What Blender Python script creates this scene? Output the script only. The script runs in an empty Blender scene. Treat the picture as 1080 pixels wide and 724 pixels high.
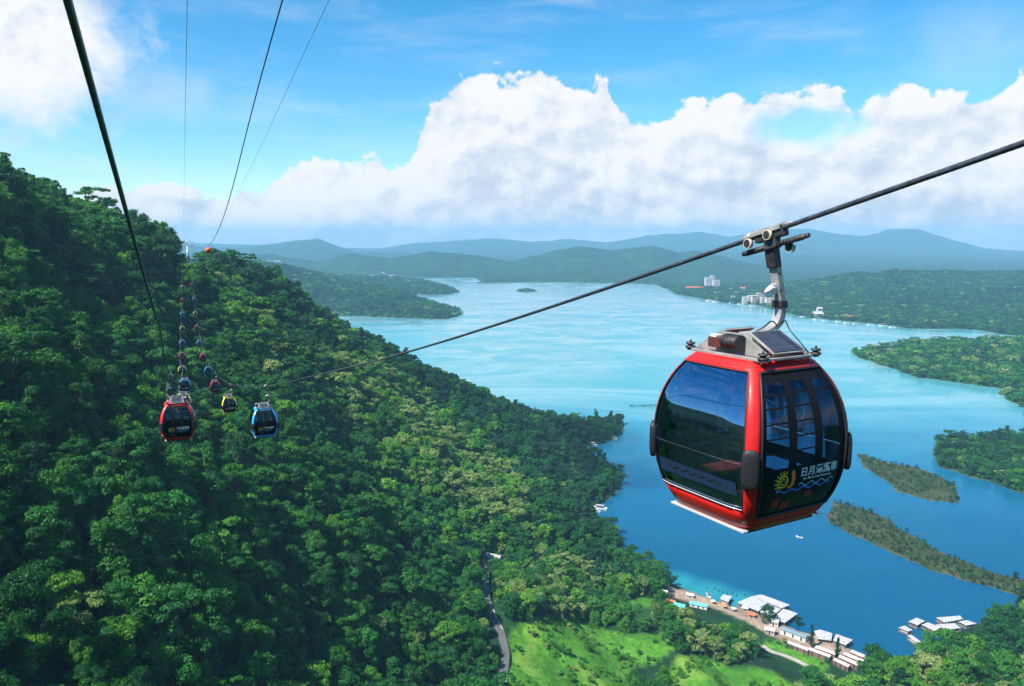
import bpy, bmesh, math, random
import numpy as np
from mathutils import Vector, Matrix

scene = bpy.context.scene
COL = scene.collection
rad = math.radians
random.seed(7)
rng = np.random.default_rng(7)

# ------------------------------------------------------------------ camera
CAM_Z = 220.0
PITCH = rad(7.6)
FPX = 840.0                       # focal length in photograph pixels (1080 wide)
cam_data = bpy.data.cameras.new('camera')
cam_data.sensor_width = 36.0
cam_data.lens = 36.0 * FPX / 1080.0
cam_data.clip_start = 0.1
cam_data.clip_end = 60000.0
cam = bpy.data.objects.new('camera', cam_data)
COL.objects.link(cam)
cam.location = (0, 0, CAM_Z)
cam.rotation_euler = (math.pi / 2 - PITCH, 0, 0)
scene.camera = cam

# ------------------------------------------------------------------ exposure
scene.view_settings.view_transform = 'Standard'
scene.view_settings.look = 'None'
scene.view_settings.gamma = 1.0
scene.view_settings.exposure = 0.92
scene.view_settings.use_curve_mapping = False
scene.cycles.use_denoising = True
scene.cycles.max_bounces = 6
scene.cycles.diffuse_bounces = 2
scene.cycles.glossy_bounces = 3
scene.cycles.transmission_bounces = 4
scene.cycles.transparent_max_bounces = 40
scene.cycles.volume_bounces = 0
scene.cycles.caustics_reflective = False
scene.cycles.caustics_refractive = False
scene.cycles.sample_clamp_indirect = 6.0

# ------------------------------------------------------------------ sun
SUN_DIR = Vector((-0.50, -0.36, 0.82)).normalized()      # towards the sun
SUN_EL = math.asin(SUN_DIR.z)
SUN_AZ = math.atan2(SUN_DIR.x, SUN_DIR.y)
sun_data = bpy.data.lights.new('sun', 'SUN')
sun_data.energy = 5.0
sun_data.angle = rad(0.5)
sun_data.color = (1.0, 0.95, 0.86)
sun = bpy.data.objects.new('sun', sun_data)
COL.objects.link(sun)
sun.rotation_euler = SUN_DIR.to_track_quat('Z', 'Y').to_euler()
sun.location = (0, 0, 600)

# ------------------------------------------------------------------ pixel rays of the photograph (used only to measure where real things stand)
cP, sP = math.cos(PITCH), math.sin(PITCH)
def ray(px, py):
    return (px - 540.0, FPX * cP + (362.0 - py) * sP, (362.0 - py) * cP - FPX * sP)
def at(px, py, D):
    x, y, u = ray(px, py)
    return Vector((x * D / y, D, CAM_Z + u * D / y))
def onz(px, py, z=0.0):
    x, y, u = ray(px, py)
    k = (z - CAM_Z) / u
    return Vector((x * k, y * k, z))
def to_px(X, Y, Z):
    """world -> photograph pixels (numpy friendly)"""
    f = Y * cP - (Z - CAM_Z) * sP
    u = (Z - CAM_Z) * cP + Y * sP
    return 540.0 + FPX * X / f, 362.0 - FPX * u / f

# ------------------------------------------------------------------ node helpers
def new_mat(name):
    m = bpy.data.materials.new(name)
    m.use_nodes = True
    nt = m.node_tree
    nt.nodes.clear()
    out = nt.nodes.new('ShaderNodeOutputMaterial')
    return m, nt, out
def N(nt, kind, **kw):
    n = nt.nodes.new(kind)
    for k, v in kw.items():
        if k.startswith('i_'):
            key = k[2:]
            key = int(key) if key.isdigit() else key.replace('_', ' ')
            n.inputs[key].default_value = v
        else:
            setattr(n, k, v)
    return n
def L(nt, a, b):
    nt.links.new(a, b)
def math_n(nt, op, a, b=None, c=None, clamp=False):
    n = nt.nodes.new('ShaderNodeMath'); n.operation = op; n.use_clamp = clamp
    for i, v in enumerate((a, b, c)):
        if v is None: continue
        if isinstance(v, (int, float)): n.inputs[i].default_value = v
        else: nt.links.new(v, n.inputs[i])
    return n.outputs[0]
def ramp(nt, fac, stops, interp='LINEAR'):
    n = nt.nodes.new('ShaderNodeValToRGB')
    n.color_ramp.interpolation = interp
    el = n.color_ramp.elements
    while len(el) < len(stops): el.new(0.5)
    for e, (p, c) in zip(el, stops):
        e.position = p
        e.color = (*c, 1.0) if len(c) == 3 else c
    nt.links.new(fac, n.inputs[0])
    return n.outputs[0]
def mixc(nt, fac, a, b, blend='MIX'):
    n = nt.nodes.new('ShaderNodeMix'); n.data_type = 'RGBA'; n.blend_type = blend
    for sock, v in ((n.inputs[0], fac), (n.inputs[6], a), (n.inputs[7], b)):
        if isinstance(v, (int, float)): sock.default_value = v
        elif isinstance(v, tuple): sock.default_value = (*v, 1.0) if len(v) == 3 else v
        else: nt.links.new(v, sock)
    return n.outputs[2]
def maprange(nt, v, a, b, c=0.0, d=1.0, smooth=False):
    n = nt.nodes.new('ShaderNodeMapRange')
    if smooth: n.interpolation_type = 'SMOOTHSTEP'
    nt.links.new(v, n.inputs[0])
    for i, x in enumerate((a, b, c, d)): n.inputs[i + 1].default_value = x
    return n.outputs[0]

# ------------------------------------------------------------------ world: Nishita sky with cumulus bank
world = bpy.data.worlds.new('World')
scene.world = world
world.use_nodes = True
nt = world.node_tree
nt.nodes.clear()
wout = nt.nodes.new('ShaderNodeOutputWorld')
sky = nt.nodes.new('ShaderNodeTexSky')
sky.sky_type = 'NISHITA'
sky.sun_disc = False
sky.sun_elevation = SUN_EL
sky.sun_rotation = SUN_AZ
sky.altitude = 900
sky.air_density = 1.0
sky.dust_density = 0.2
sky.ozone_density = 4.0
tc = nt.nodes.new('ShaderNodeTexCoord')
sep = nt.nodes.new('ShaderNodeSeparateXYZ'); L(nt, tc.outputs['Generated'], sep.inputs[0])
wx, wy, wz = sep.outputs
az = math_n(nt, 'ARCTAN2', wx, wy)
hyp = math_n(nt, 'SQRT', math_n(nt, 'ADD', math_n(nt, 'MULTIPLY', wx, wx), math_n(nt, 'MULTIPLY', wy, wy)))
el = math_n(nt, 'ARCTAN2', wz, hyp)
def azel(px, py):
    x, y, u = ray(px, py)
    return math.atan2(x, y), math.atan2(u, math.hypot(x, y))
def az_curve(pts, scale=0.5):
    """elevation / scale as a curve over azimuth -60..60 degrees, points given as photograph pixels"""
    n = nt.nodes.new('ShaderNodeFloatCurve')
    cu = n.mapping.curves[0]
    vals = []
    for px, py in pts:
        a, e = azel(px, py)
        vals.append(((a + rad(60)) / rad(120), min(1, max(0, e / scale))))
    vals.sort()
    while len(cu.points) < len(vals): cu.points.new(0.5, 0.5)
    for p, (x, y) in zip(cu.points, vals):
        p.location = (x, y); p.handle_type = 'AUTO_CLAMPED'
    n.mapping.extend = 'HORIZONTAL'
    n.mapping.update()
    t = maprange(nt, az, rad(-60), rad(60))
    L(nt, t, n.inputs['Value'])
    return math_n(nt, 'MULTIPLY', n.outputs[0], scale)
def wnoise(vec, scale, detail, rough, dist=0.0, lac=2.0):
    n = nt.nodes.new('ShaderNodeTexNoise')
    n.inputs['Scale'].default_value = scale
    n.inputs['Detail'].default_value = detail
    n.inputs['Roughness'].default_value = rough
    n.inputs['Distortion'].default_value = dist
    L(nt, vec, n.inputs['Vector'])
    return n.outputs[0]
# cloud space: azimuth and elevation stretched a little sideways
cvec = nt.nodes.new('ShaderNodeCombineXYZ')
L(nt, az, cvec.inputs[0]); L(nt, math_n(nt, 'MULTIPLY', el, 1.25), cvec.inputs[1])
cv = cvec.outputs[0]
cv2n = nt.nodes.new('ShaderNodeVectorMath'); cv2n.operation = 'ADD'
L(nt, cv, cv2n.inputs[0]); cv2n.inputs[1].default_value = (-0.010, 0.016, 0.0)
cv2 = cv2n.outputs[0]
top_main = az_curve([(-400, 150), (0, 200), (60, 205), (100, 200), (140, 192), (200, 196), (250, 202), (290, 186), (320, 166),
                     (350, 163), (385, 170), (428, 168), (440, 140), (455, 108), (475, 88), (500, 74), (540, 77),
                     (575, 70), (605, 88), (622, 94), (638, 78), (650, 112), (680, 126), (720, 112), (760, 100),
                     (800, 96), (850, 94), (885, 96), (903, 110), (930, 94), (960, 88), (1000, 92), (1045, 100),
                     (1080, 78), (1200, 60), (1400, 90)])
def smooth01(v, a, b): return maprange(nt, v, a, b, 0, 1, True)
def cloud_density(vec):
    big = wnoise(vec, 9.0, 2.0, 0.5)
    fine = wnoise(vec, 26.0, 9.0, 0.57, 0.15)
    # height under the outline, roughened by the noise
    h = math_n(nt, 'SUBTRACT', top_main, el)
    h = math_n(nt, 'ADD', h, math_n(nt, 'MULTIPLY', math_n(nt, 'SUBTRACT', fine, 0.5), 0.085))
    h = math_n(nt, 'ADD', h, math_n(nt, 'MULTIPLY', math_n(nt, 'SUBTRACT', big, 0.5), 0.02))
    return h, fine, big
hgt, fine1, big1 = cloud_density(cv)
fine2 = wnoise(cv2, 26.0, 9.0, 0.57, 0.15)
mask = smooth01(hgt, 0.0, 0.009)
def blob(px, py, rx, ry, soft=0.5):
    a0, e0 = azel(px, py)
    dx = math_n(nt, 'DIVIDE', math_n(nt, 'SUBTRACT', az, a0), rx / FPX)
    dy = math_n(nt, 'DIVIDE', math_n(nt, 'SUBTRACT', el, e0), ry / FPX)
    d = math_n(nt, 'SQRT', math_n(nt, 'ADD', math_n(nt, 'MULTIPLY', dx, dx), math_n(nt, 'MULTIPLY', dy, dy)))
    d = math_n(nt, 'ADD', d, math_n(nt, 'MULTIPLY', math_n(nt, 'SUBTRACT', fine1, 0.5), 1.3))
    return maprange(nt, d, 1.0 + soft * .5, 1.0 - soft, 0, 1, True)
m_left = blob(12, 42, 98, 80, 0.6)
m_wisp = math_n(nt, 'MULTIPLY', blob(150, 96, 70, 26, 0.9), 0.35)
m_hole = blob(850, 134, 52, 20, 0.6)
m_wisp2 = math_n(nt, 'MULTIPLY', blob(1030, 45, 60, 40, 0.95), 0.22)
mask = math_n(nt, 'MULTIPLY', mask, math_n(nt, 'SUBTRACT', 1.0, math_n(nt, 'MULTIPLY', m_hole, 0.85)))
mask = math_n(nt, 'MAXIMUM', mask, m_left)
mask = math_n(nt, 'MAXIMUM', mask, m_wisp)
mask = math_n(nt, 'MAXIMUM', mask, m_wisp2)
# thin high veil
veil_v = nt.nodes.new('ShaderNodeMapping'); veil_v.inputs['Scale'].default_value = (2.0, 9.0, 1.0); veil_v.inputs['Rotation'].default_value = (0, 0, 0.12)
L(nt, cv, veil_v.inputs[0])
veil = maprange(nt, wnoise(veil_v.outputs[0], 2.2, 5.0, 0.6, 0.4), 0.42, 0.85, 0.0, 0.30, True)
mask = math_n(nt, 'MAXIMUM', mask, veil)
# relief shade: noise gradient towards the sun, thicker and greyer low down
relief = math_n(nt, 'MULTIPLY', math_n(nt, 'SUBTRACT', fine1, fine2), 1.9)
lo1 = wnoise(cv, 9.0, 4.0, 0.45, 0.1)
cv3n = nt.nodes.new('ShaderNodeVectorMath'); cv3n.operation = 'ADD'; L(nt, cv, cv3n.inputs[0]); cv3n.inputs[1].default_value = (-0.026, 0.034, 0.0)
lo2 = wnoise(cv3n.outputs[0], 9.0, 4.0, 0.45, 0.1)
relief = math_n(nt, 'ADD', relief, math_n(nt, 'MULTIPLY', math_n(nt, 'SUBTRACT', lo1, lo2), 1.7))
depth = smooth01(hgt, 0.01, 0.11)
shade = math_n(nt, 'ADD', 0.97, relief)
shade = math_n(nt, 'SUBTRACT', shade, math_n(nt, 'MULTIPLY', depth, 0.36))
shade = math_n(nt, 'ADD', shade, math_n(nt, 'MULTIPLY', math_n(nt, 'SUBTRACT', big1, 0.5), 0.5))
shade = math_n(nt, 'ADD', shade, 0.0, clamp=True)
ccol = ramp(nt, shade, [(0.0, (0.58, 0.68, 0.82)), (0.42, (0.70, 0.78, 0.90)), (0.72, (0.86, 0.90, 0.96)), (1.0, (1.0, 1.0, 1.0))])
# saturated tropical blue of the clear part: Nishita tinted by its hue only
hs = nt.nodes.new('ShaderNodeHueSaturation'); hs.inputs['Saturation'].default_value = 1.35; hs.inputs['Value'].default_value = 1.0
hs.inputs['Hue'].default_value = 0.488
L(nt, sky.outputs[0], hs.inputs['Color'])
bg1 = nt.nodes.new('ShaderNodeBackground'); bg1.inputs[1].default_value = 0.10
L(nt, hs.outputs[0], bg1.inputs[0])
bg2 = nt.nodes.new('ShaderNodeBackground'); bg2.inputs[1].default_value = 0.53
L(nt, ccol, bg2.inputs[0])
mx = nt.nodes.new('ShaderNodeMixShader')
L(nt, mask, mx.inputs[0]); L(nt, bg1.outputs[0], mx.inputs[1]); L(nt, bg2.outputs[0], mx.inputs[2])
L(nt, mx.outputs[0], wout.inputs[0])

# ================================================================== mesh helpers
class MB:
    """collects boxes, tubes and quads into one mesh object"""
    def __init__(s): s.v = []; s.f = []; s.sm = []
    def quad(s, pts, smooth=False):
        i = len(s.v); s.v += [tuple(p) for p in pts]; s.f.append(tuple(range(i, i + len(pts)))); s.sm.append(smooth); return s
    def box(s, c, d, rot=None, taper=1.0, bevel=0.0):
        """c centre, d full size, rot a Matrix"""
        hx, hy, hz = d[0] / 2, d[1] / 2, d[2] / 2
        if bevel > 0:
            bm = bmesh.new(); bmesh.ops.create_cube(bm, size=1.0)
            for v in bm.verts: v.co = Vector((v.co.x * d[0], v.co.y * d[1], v.co.z * d[2]))
            bmesh.ops.bevel(bm, geom=list(bm.edges), offset=bevel, segments=2, affect='EDGES', profile=0.6)
            pts = [v.co.copy() for v in bm.verts]; fs = [[v.index for v in f.verts] for f in bm.faces]
            bm.verts.index_update(); bm.free()
        else:
            pts = [Vector((x * (taper if z > 0 else 1), y * (taper if z > 0 else 1), z)) for z in (-hz, hz) for x, y in ((-hx, -hy), (hx, -hy), (hx, hy), (-hx, hy))]
            fs = [(3, 2, 1, 0), (4, 5, 6, 7), (0, 1, 5, 4), (1, 2, 6, 5), (2, 3, 7, 6), (3, 0, 4, 7)]
        i = len(s.v)
        for p in pts:
            if rot is not None: p = rot @ p
            s.v.append((p[0] + c[0], p[1] + c[1], p[2] + c[2]))
        for f in fs: s.f.append(tuple(i + k for k in f)); s.sm.append(False)
        return s
    def tube(s, pts, r, n=8, cap=True, smooth=True, flat=None):
        """round tube along pts, r number or list; flat=(w,h,updir) gives a rectangular bar"""
        pts = [Vector(p) for p in pts]
        rr = r if isinstance(r, (list, tuple)) else [r] * len(pts)
        base = len(s.v); ref = Vector((0, 0, 1))
        prev = None
        for k, p in enumerate(pts):
            t = (pts[min(k + 1, len(pts) - 1)] - pts[max(k - 1, 0)]).normalized()
            if prev is None:
                a = t.cross(ref)
                if a.length < 1e-3: a = t.cross(Vector((1, 0, 0)))
                a.normalize()
            else:
                a = (prev - t * prev.dot(t)).normalized()
            prev = a
            b = t.cross(a)
            for q in range(n):
                an = 2 * math.pi * q / n
                s.v.append(tuple(p + a * math.cos(an) * rr[k] + b * math.sin(an) * rr[k]))
        for k in range(len(pts) - 1):
            for q in range(n):
                q2 = (q + 1) % n
                s.f.append((base + k * n + q, base + k * n + q2, base + (k + 1) * n + q2, base + (k + 1) * n + q)); s.sm.append(smooth)
        if cap:
            s.f.append(tuple(base + q for q in reversed(range(n)))); s.sm.append(False)
            e = base + (len(pts) - 1) * n
            s.f.append(tuple(e + q for q in range(n))); s.sm.append(False)
        return s
    def cyl(s, a, b, r, n=16):
        return s.tube([a, b], r, n, smooth=True)
    def prism(s, poly, z0, z1):
        """poly list of (x, y), counter-clockwise"""
        i = len(s.v); n = len(poly)
        s.v += [(x, y, z0) for x, y in poly] + [(x, y, z1) for x, y in poly]
        s.f.append(tuple(i + k for k in reversed(range(n)))); s.sm.append(False)
        s.f.append(tuple(i + n + k for k in range(n))); s.sm.append(False)
        for k in range(n):
            k2 = (k + 1) % n
            s.f.append((i + k, i + k2, i + n + k2, i + n + k)); s.sm.append(False)
        return s
    def mesh(s, name, mat=None):
        me = bpy.data.meshes.new(name)
        me.from_pydata(s.v, [], s.f)
        me.polygons.foreach_set('use_smooth', s.sm)
        if mat is not None: me.materials.append(mat)
        me.update()
        return me
    def build(s, name, mat=None, parent=None):
        return link(name, s.mesh(name, mat), parent)
def link(name, me, parent=None):
    o = bpy.data.objects.new(name, me); COL.objects.link(o)
    if parent is not None: o.parent = parent
    return o
def tag(o, label=None, cat=None, group=None, kind=None):
    if label: o['label'] = label
    if cat: o['category'] = cat
    if group: o['group'] = group
    if kind: o['kind'] = kind
    return o
def empty(name, loc=(0, 0, 0), rz=0.0):
    o = bpy.data.objects.new(name, None); COL.objects.link(o)
    o.location = loc; o.rotation_euler = (0, 0, rz); o.empty_display_size = 0.5
    return o
def copy_tree(o, parent=None):
    c = o.copy(); COL.objects.link(c); c.parent = parent
    for ch in list(o.children): copy_tree(ch, c)
    return c

def principled(name, col, rough=0.5, metal=0.0, spec=0.5, noise=0.0, nscale=8.0, bump=0.0, bscale=40.0, coat=0.0):
    m, nt, out = new_mat(name)
    b = N(nt, 'ShaderNodeBsdfPrincipled')
    b.inputs['Roughness'].default_value = rough
    b.inputs['Metallic'].default_value = metal
    b.inputs['Specular IOR Level'].default_value = spec
    b.inputs['Coat Weight'].default_value = coat
    b.inputs['Coat Roughness'].default_value = 0.05
    b.inputs['Base Color'].default_value = (*col, 1)
    if noise > 0 or bump > 0:
        t = N(nt, 'ShaderNodeTexCoord')
        n = N(nt, 'ShaderNodeTexNoise'); n.inputs['Scale'].default_value = nscale; n.inputs['Detail'].default_value = 6; n.inputs['Roughness'].default_value = 0.65
        L(nt, t.outputs['Object'], n.inputs['Vector'])
        if noise > 0:
            dark = tuple(c * (1 - noise) for c in col); lite = tuple(min(1, c * (1 + noise)) for c in col)
            L(nt, ramp(nt, n.outputs[0], [(0.3, dark), (0.7, lite)]), b.inputs['Base Color'])
            L(nt, maprange(nt, n.outputs[0], 0.3, 0.7, max(0, rough - 0.08), min(1, rough + 0.12)), b.inputs['Roughness'])
        if bump > 0:
            n2 = N(nt, 'ShaderNodeTexNoise'); n2.inputs['Scale'].default_value = bscale; n2.inputs['Detail'].default_value = 4
            L(nt, t.outputs['Object'], n2.inputs['Vector'])
            bp = N(nt, 'ShaderNodeBump'); bp.inputs['Strength'].default_value = bump; bp.inputs['Distance'].default_value = 0.02
            L(nt, n2.outputs[0], bp.inputs['Height']); L(nt, bp.outputs[0], b.inputs['Normal'])
    L(nt, b.outputs[0], out.inputs[0])
    return m

# ================================================================== terrain
def catmull(pts, n=12):
    pts = [Vector(p) for p in pts]; out = []
    for i in range(len(pts) - 1):
        p0 = pts[max(i - 1, 0)]; p1 = pts[i]; p2 = pts[i + 1]; p3 = pts[min(i + 2, len(pts) - 1)]
        for k in range(n):
            t = k / n
            out.append(0.5 * ((2 * p1) + (p2 - p0) * t + (2 * p0 - 5 * p1 + 4 * p2 - p3) * t * t + (3 * p1 - p0 - 3 * p2 + p3) * t ** 3))
    out.append(pts[-1]); return out

def poly_sdf(P, X, Y):
    """signed distance to polygon, positive inside"""
    P = np.asarray(P, float); d = np.full(X.shape, 1e18); inside = np.zeros(X.shape, bool)
    n = len(P)
    for i in range(n):
        ax, ay = P[i]; bx, by = P[(i + 1) % n]
        ex, ey = bx - ax, by - ay
        t = np.clip(((X - ax) * ex + (Y - ay) * ey) / (ex * ex + ey * ey + 1e-9), 0, 1)
        d = np.minimum(d, (X - ax - t * ex) ** 2 + (Y - ay - t * ey) ** 2)
        c = ((ay > Y) != (by > Y))
        with np.errstate(divide='ignore', invalid='ignore'):
            xi = ax + (Y - ay) * ex / (ey if ey != 0 else 1e-12)
        inside ^= c & (X < xi)
    d = np.sqrt(d)
    return np.where(inside, d, -d)

_perm = rng.permutation(512)
def vnoise(x, y, seed=0):
    xi = np.floor(x).astype(np.int64); yi = np.floor(y).astype(np.int64)
    fx = x - xi; fy = y - yi
    fx = fx * fx * (3 - 2 * fx); fy = fy * fy * (3 - 2 * fy)
    def h(a, b):
        k = (a * 374761393 + b * 668265263 + seed * 1442695041) & 0x7fffffff
        k = ((k ^ (k >> 13)) * 1274126177) & 0x7fffffff
        return ((k ^ (k >> 16)) & 0xffff) / 65535.0
    return (h(xi, yi) * (1 - fx) + h(xi + 1, yi) * fx) * (1 - fy) + (h(xi, yi + 1) * (1 - fx) + h(xi + 1, yi + 1) * fx) * fy
def fbm(x, y, oct=4, seed=0):
    a, s, tot = 1.0, 0.0, 0.0
    for o in range(oct):
        s = s + a * (vnoise(x * 2 ** o, y * 2 ** o, seed + o) - 0.5); tot += a; a *= 0.5
    return s / tot

TREE_H = 9.5
ctrl = []
def C_(*pts, off=TREE_H):
    for px, py, D in pts:
        p = at(px, py, D); ctrl.append((p.x, p.y, p.z - off))
C_((-60, 724, 112), (-60, 600, 138), (-60, 500, 166), (-60, 400, 205), (-60, 300, 250), (-60, 200, 295), (-60, 132, 325))
C_((0, 724, 120), (0, 600, 148), (0, 500, 178), (0, 400, 218), (0, 300, 268), (0, 200, 322), (0, 163, 348))
C_((60, 197, 378), (60, 300, 310), (60, 400, 240))
C_((100, 724, 136), (100, 600, 172), (100, 500, 210), (100, 400, 268), (100, 300, 350), (100, 222, 415), (140, 236, 450), (168, 250, 490))
C_((200, 724, 158), (200, 600, 205), (200, 500, 258), (200, 400, 345), (200, 350, 410), (200, 300, 520), (196, 284, 600), (225, 268, 590), (270, 284, 620), (246, 270, 600))
C_((280, 724, 190), (280, 600, 240), (280, 500, 305), (280, 400, 420), (280, 340, 520))
C_((320, 312, 660), (350, 724, 225), (350, 600, 285), (350, 500, 368), (350, 450, 430), (350, 400, 520))
C_((370, 348, 700), (420, 375, 745), (480, 398, 790), (540, 428, 850))
C_((450, 724, 262), (450, 600, 365), (450, 500, 490), (450, 450, 590), (450, 415, 690))
C_((550, 600, 425), (550, 560, 480), (550, 520, 550), (550, 480, 655), (500, 560, 440), (500, 480, 590))
C_((600, 445, 880), (620, 520, 640), (620, 600, 470), (620, 640, 405), (680, 640, 412))
C_((500, 724, 285), (500, 650, 345))
C_((545, 724, 299), (560, 660, 352), (620, 724, 325), (620, 670, 378), (690, 724, 343), (690, 680, 385), (740, 700, 372), (800, 700, 378), (850, 724, 356), (760, 660, 410), off=0.5)
C_((960, 724, 352), (1080, 724, 338), (1000, 695, 372), (1080, 680, 380), (1200, 680, 360), (1200, 760, 300))
# ground beyond the crests, beside and behind the camera
for px, py, D in [(0, 163, 348), (60, 197, 378), (100, 222, 415), (168, 250, 490)]:
    p = at(px, py, D + 200); ctrl.append((p.x, p.y, at(px, py, D).z - 45))
for px, py, D in [(196, 284, 610), (270, 284, 620), (320, 312, 660), (370, 348, 700), (420, 375, 745), (480, 398, 790), (540, 428, 850)]:
    p = at(px, py, D + 170); ctrl.append((p.x, p.y, max(2, at(px, py, D).z - 85)))
ctrl += [(-900, 900, 180), (-500, 500, 215), (-330, 180, 245), (-400, -50, 265), (-250, 40, 232), (-180, 60, 205), (-160, -120, 215),
         (-500, -400, 300), (0, -40, 150), (-60, 30, 165), (0, 60, 130), (60, 120, 88), (120, 200, 50), (200, 280, 22), (120, -60, 130), (250, 60, 70),
         (0, -250, 220), (300, -250, 210), (-300, -300, 290), (600, -300, 180), (400, 100, 60), (500, 300, 35), (900, 0, 120), (900, 300, 60),
         (20, 240, 62), (-20, 180, 98), (-40, 110, 135), (0, 1100, 0), (-300, 1250, 10), (-600, 1400, 60), (-1500, 600, 260), (-1500, -1500, 380), (1500, -1500, 300), (0, -1200, 340)]
ctrl = np.array(ctrl)
# linear-ish RBF with a little smoothing
def rbf_fit(P, lam=6.0):
    d = np.sqrt((P[:, None, 0] - P[None, :, 0]) ** 2 + (P[:, None, 1] - P[None, :, 1]) ** 2 + 36.0) - 6.0
    n = len(P)
    A = np.zeros((n + 3, n + 3)); A[:n, :n] = -d; A[:n, :n] += np.eye(n) * lam
    A[:n, n] = 1; A[:n, n + 1:] = P[:, :2] / 1000.0
    A[n:, :n] = A[:n, n:].T
    b = np.zeros(n + 3); b[:n] = P[:, 2]
    return np.linalg.lstsq(A, b, rcond=None)[0]
_w = rbf_fit(ctrl)
def rbf_eval(X, Y):
    s = X.shape; X = X.ravel(); Y = Y.ravel(); out = np.zeros(len(X))
    for i in range(0, len(X), 20000):
        x = X[i:i + 20000]; y = Y[i:i + 20000]
        # inverse-multiquadric-like linear kernel softened near the points
        d = np.sqrt((x[:, None] - ctrl[None, :, 0]) ** 2 + (y[:, None] - ctrl[None, :, 1]) ** 2 + 36.0) - 6.0
        out[i:i + 20000] = -d @ _w[:len(ctrl)] + _w[len(ctrl)] + (x * _w[-2] + y * _w[-1]) / 1000.0
    return out.reshape(s)

def zpoly(pix, z=0.0): return [(onz(*p, z).x, onz(*p, z).y) for p in pix]
SHORE_MAIN_PX = [(600, 448), (640, 446), (659, 446), (655, 458), (640, 467), (618, 472), (598, 477), (604, 489), (636, 493), (656, 502), (653, 517), (640, 528),
              (622, 540), (625, 550), (645, 560), (655, 575), (668, 592), (690, 603), (712, 618), (745, 631), (790, 646), (828, 661), (862, 672), (895, 684), (915, 697),
              (932, 701), (950, 693), (975, 690), (1000, 672), (1040, 655), (1080, 642), (1300, 590)]
MAIN = [(-6000, 3000), (-1600, 1700), (-700, 1350), (-450, 1250), (-250, 1150), (-150, 1080), (-60, 1050), (0, 960)] + zpoly(SHORE_MAIN_PX) + [(900, 420), (1500, 200), (4000, -500), (9000, -9000), (-9000, -9000), (-9000, 3000)]
# other land: (shore polygon in world, control canopy points, tree height removed)
def B(shore_px, back, ctr, th, slope=0.55):
    return dict(poly=zpoly(shore_px) + back, c=np.array([tuple(at(*q)) for q in ctr]), th=th, slope=slope)
BODIES = [
    # front left peninsula
    B([(345, 334), (385, 334), (430, 336), (470, 337), (485, 333)], [(-150, 2330), (-300, 2700), (-700, 3100), (-2600, 3300), (-2600, 2400), (-1000, 2100)],
      [(300, 280, 2700), (345, 298, 2500), (385, 306, 2450), (400, 311, 2420), (440, 318, 2380), (480, 326, 2300), (345, 325, 2280), (250, 270, 2700), (100, 262, 2700)], 8, .35),
    # second left peninsula
    B([(395, 312), (430, 311), (465, 311), (483, 309)], [(-230, 3300), (-400, 3800), (-900, 4300), (-3500, 4300), (-3500, 3300), (-1000, 3000)],
      [(300, 285, 3500), (380, 292, 3500), (420, 297, 3400), (450, 299, 3350), (475, 303, 3200), (430, 307, 3100)], 8, .3),
    # right wooded peninsula
    B([(897, 371), (910, 379), (930, 385), (950, 392), (965, 398), (1000, 402), (1040, 408), (1085, 414), (1250, 432)], [(2200, 1300), (2200, 2000), (1150, 1640), (950, 1600), (800, 1600)],
      [(915, 370, 1480), (950, 364, 1480), (985, 361, 1430), (1010, 360, 1400), (1050, 361, 1400), (1080, 360, 1400), (1200, 356, 1400), (940, 378, 1400), (1000, 388, 1230), (1080, 398, 1180), (1040, 380, 1280)], 14, .6),
    # near right wooded point
    B([(987, 480), (989, 491), (1010, 499), (1045, 510), (1085, 522), (1300, 560)], [(1100, 640), (1100, 900), (540, 860), (460, 840)],
      [(1000, 465, 800), (1030, 461, 810), (1060, 459, 820), (1080, 461, 820), (1200, 450, 850), (1020, 488, 750), (1080, 500, 720)], 15, .8),
    # small islet far right
    B([(1066, 424), (1080, 430), (1110, 434)], [(780, 1130), (700, 1130)], [(1080, 421, 1080)], 6, .4),
    # marsh strips
    B([(902, 476), (908, 489), (925, 503), (948, 519), (985, 529), (1012, 531), (1008, 512), (985, 500), (960, 492), (930, 487)], [], [(950, 500, 720)], 2, .05),
    B([(868, 548), (900, 566), (935, 580), (975, 598), (1040, 620), (1080, 631), (1200, 665), (1200, 640), (1080, 612), (1040, 602), (985, 578), (940, 550), (905, 534), (880, 530)], [], [(960, 580, 550)], 2, .05),
    # islet in the middle of the lake
    B([(545, 308), (556, 308.5), (566, 308)], [(100, 3350), (20, 3350)], [(556, 303, 3300)], 5, .25),
]
SHORE_FAR = [(-200, 4300), (-150, 3950)] + zpoly([(500, 299), (545, 298), (600, 298), (660, 299), (690, 300), (704, 305), (716, 311), (740, 315), (765, 320), (800, 322), (815, 327),
             (850, 335), (890, 339), (925, 342), (960, 347), (1000, 347), (1030, 348), (1065, 354)]) + [(1500, 1900), (3500, 1500), (14000, 1500), (15000, 15000), (-15000, 15000), (-15000, 4600), (-3000, 4500)]
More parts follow.
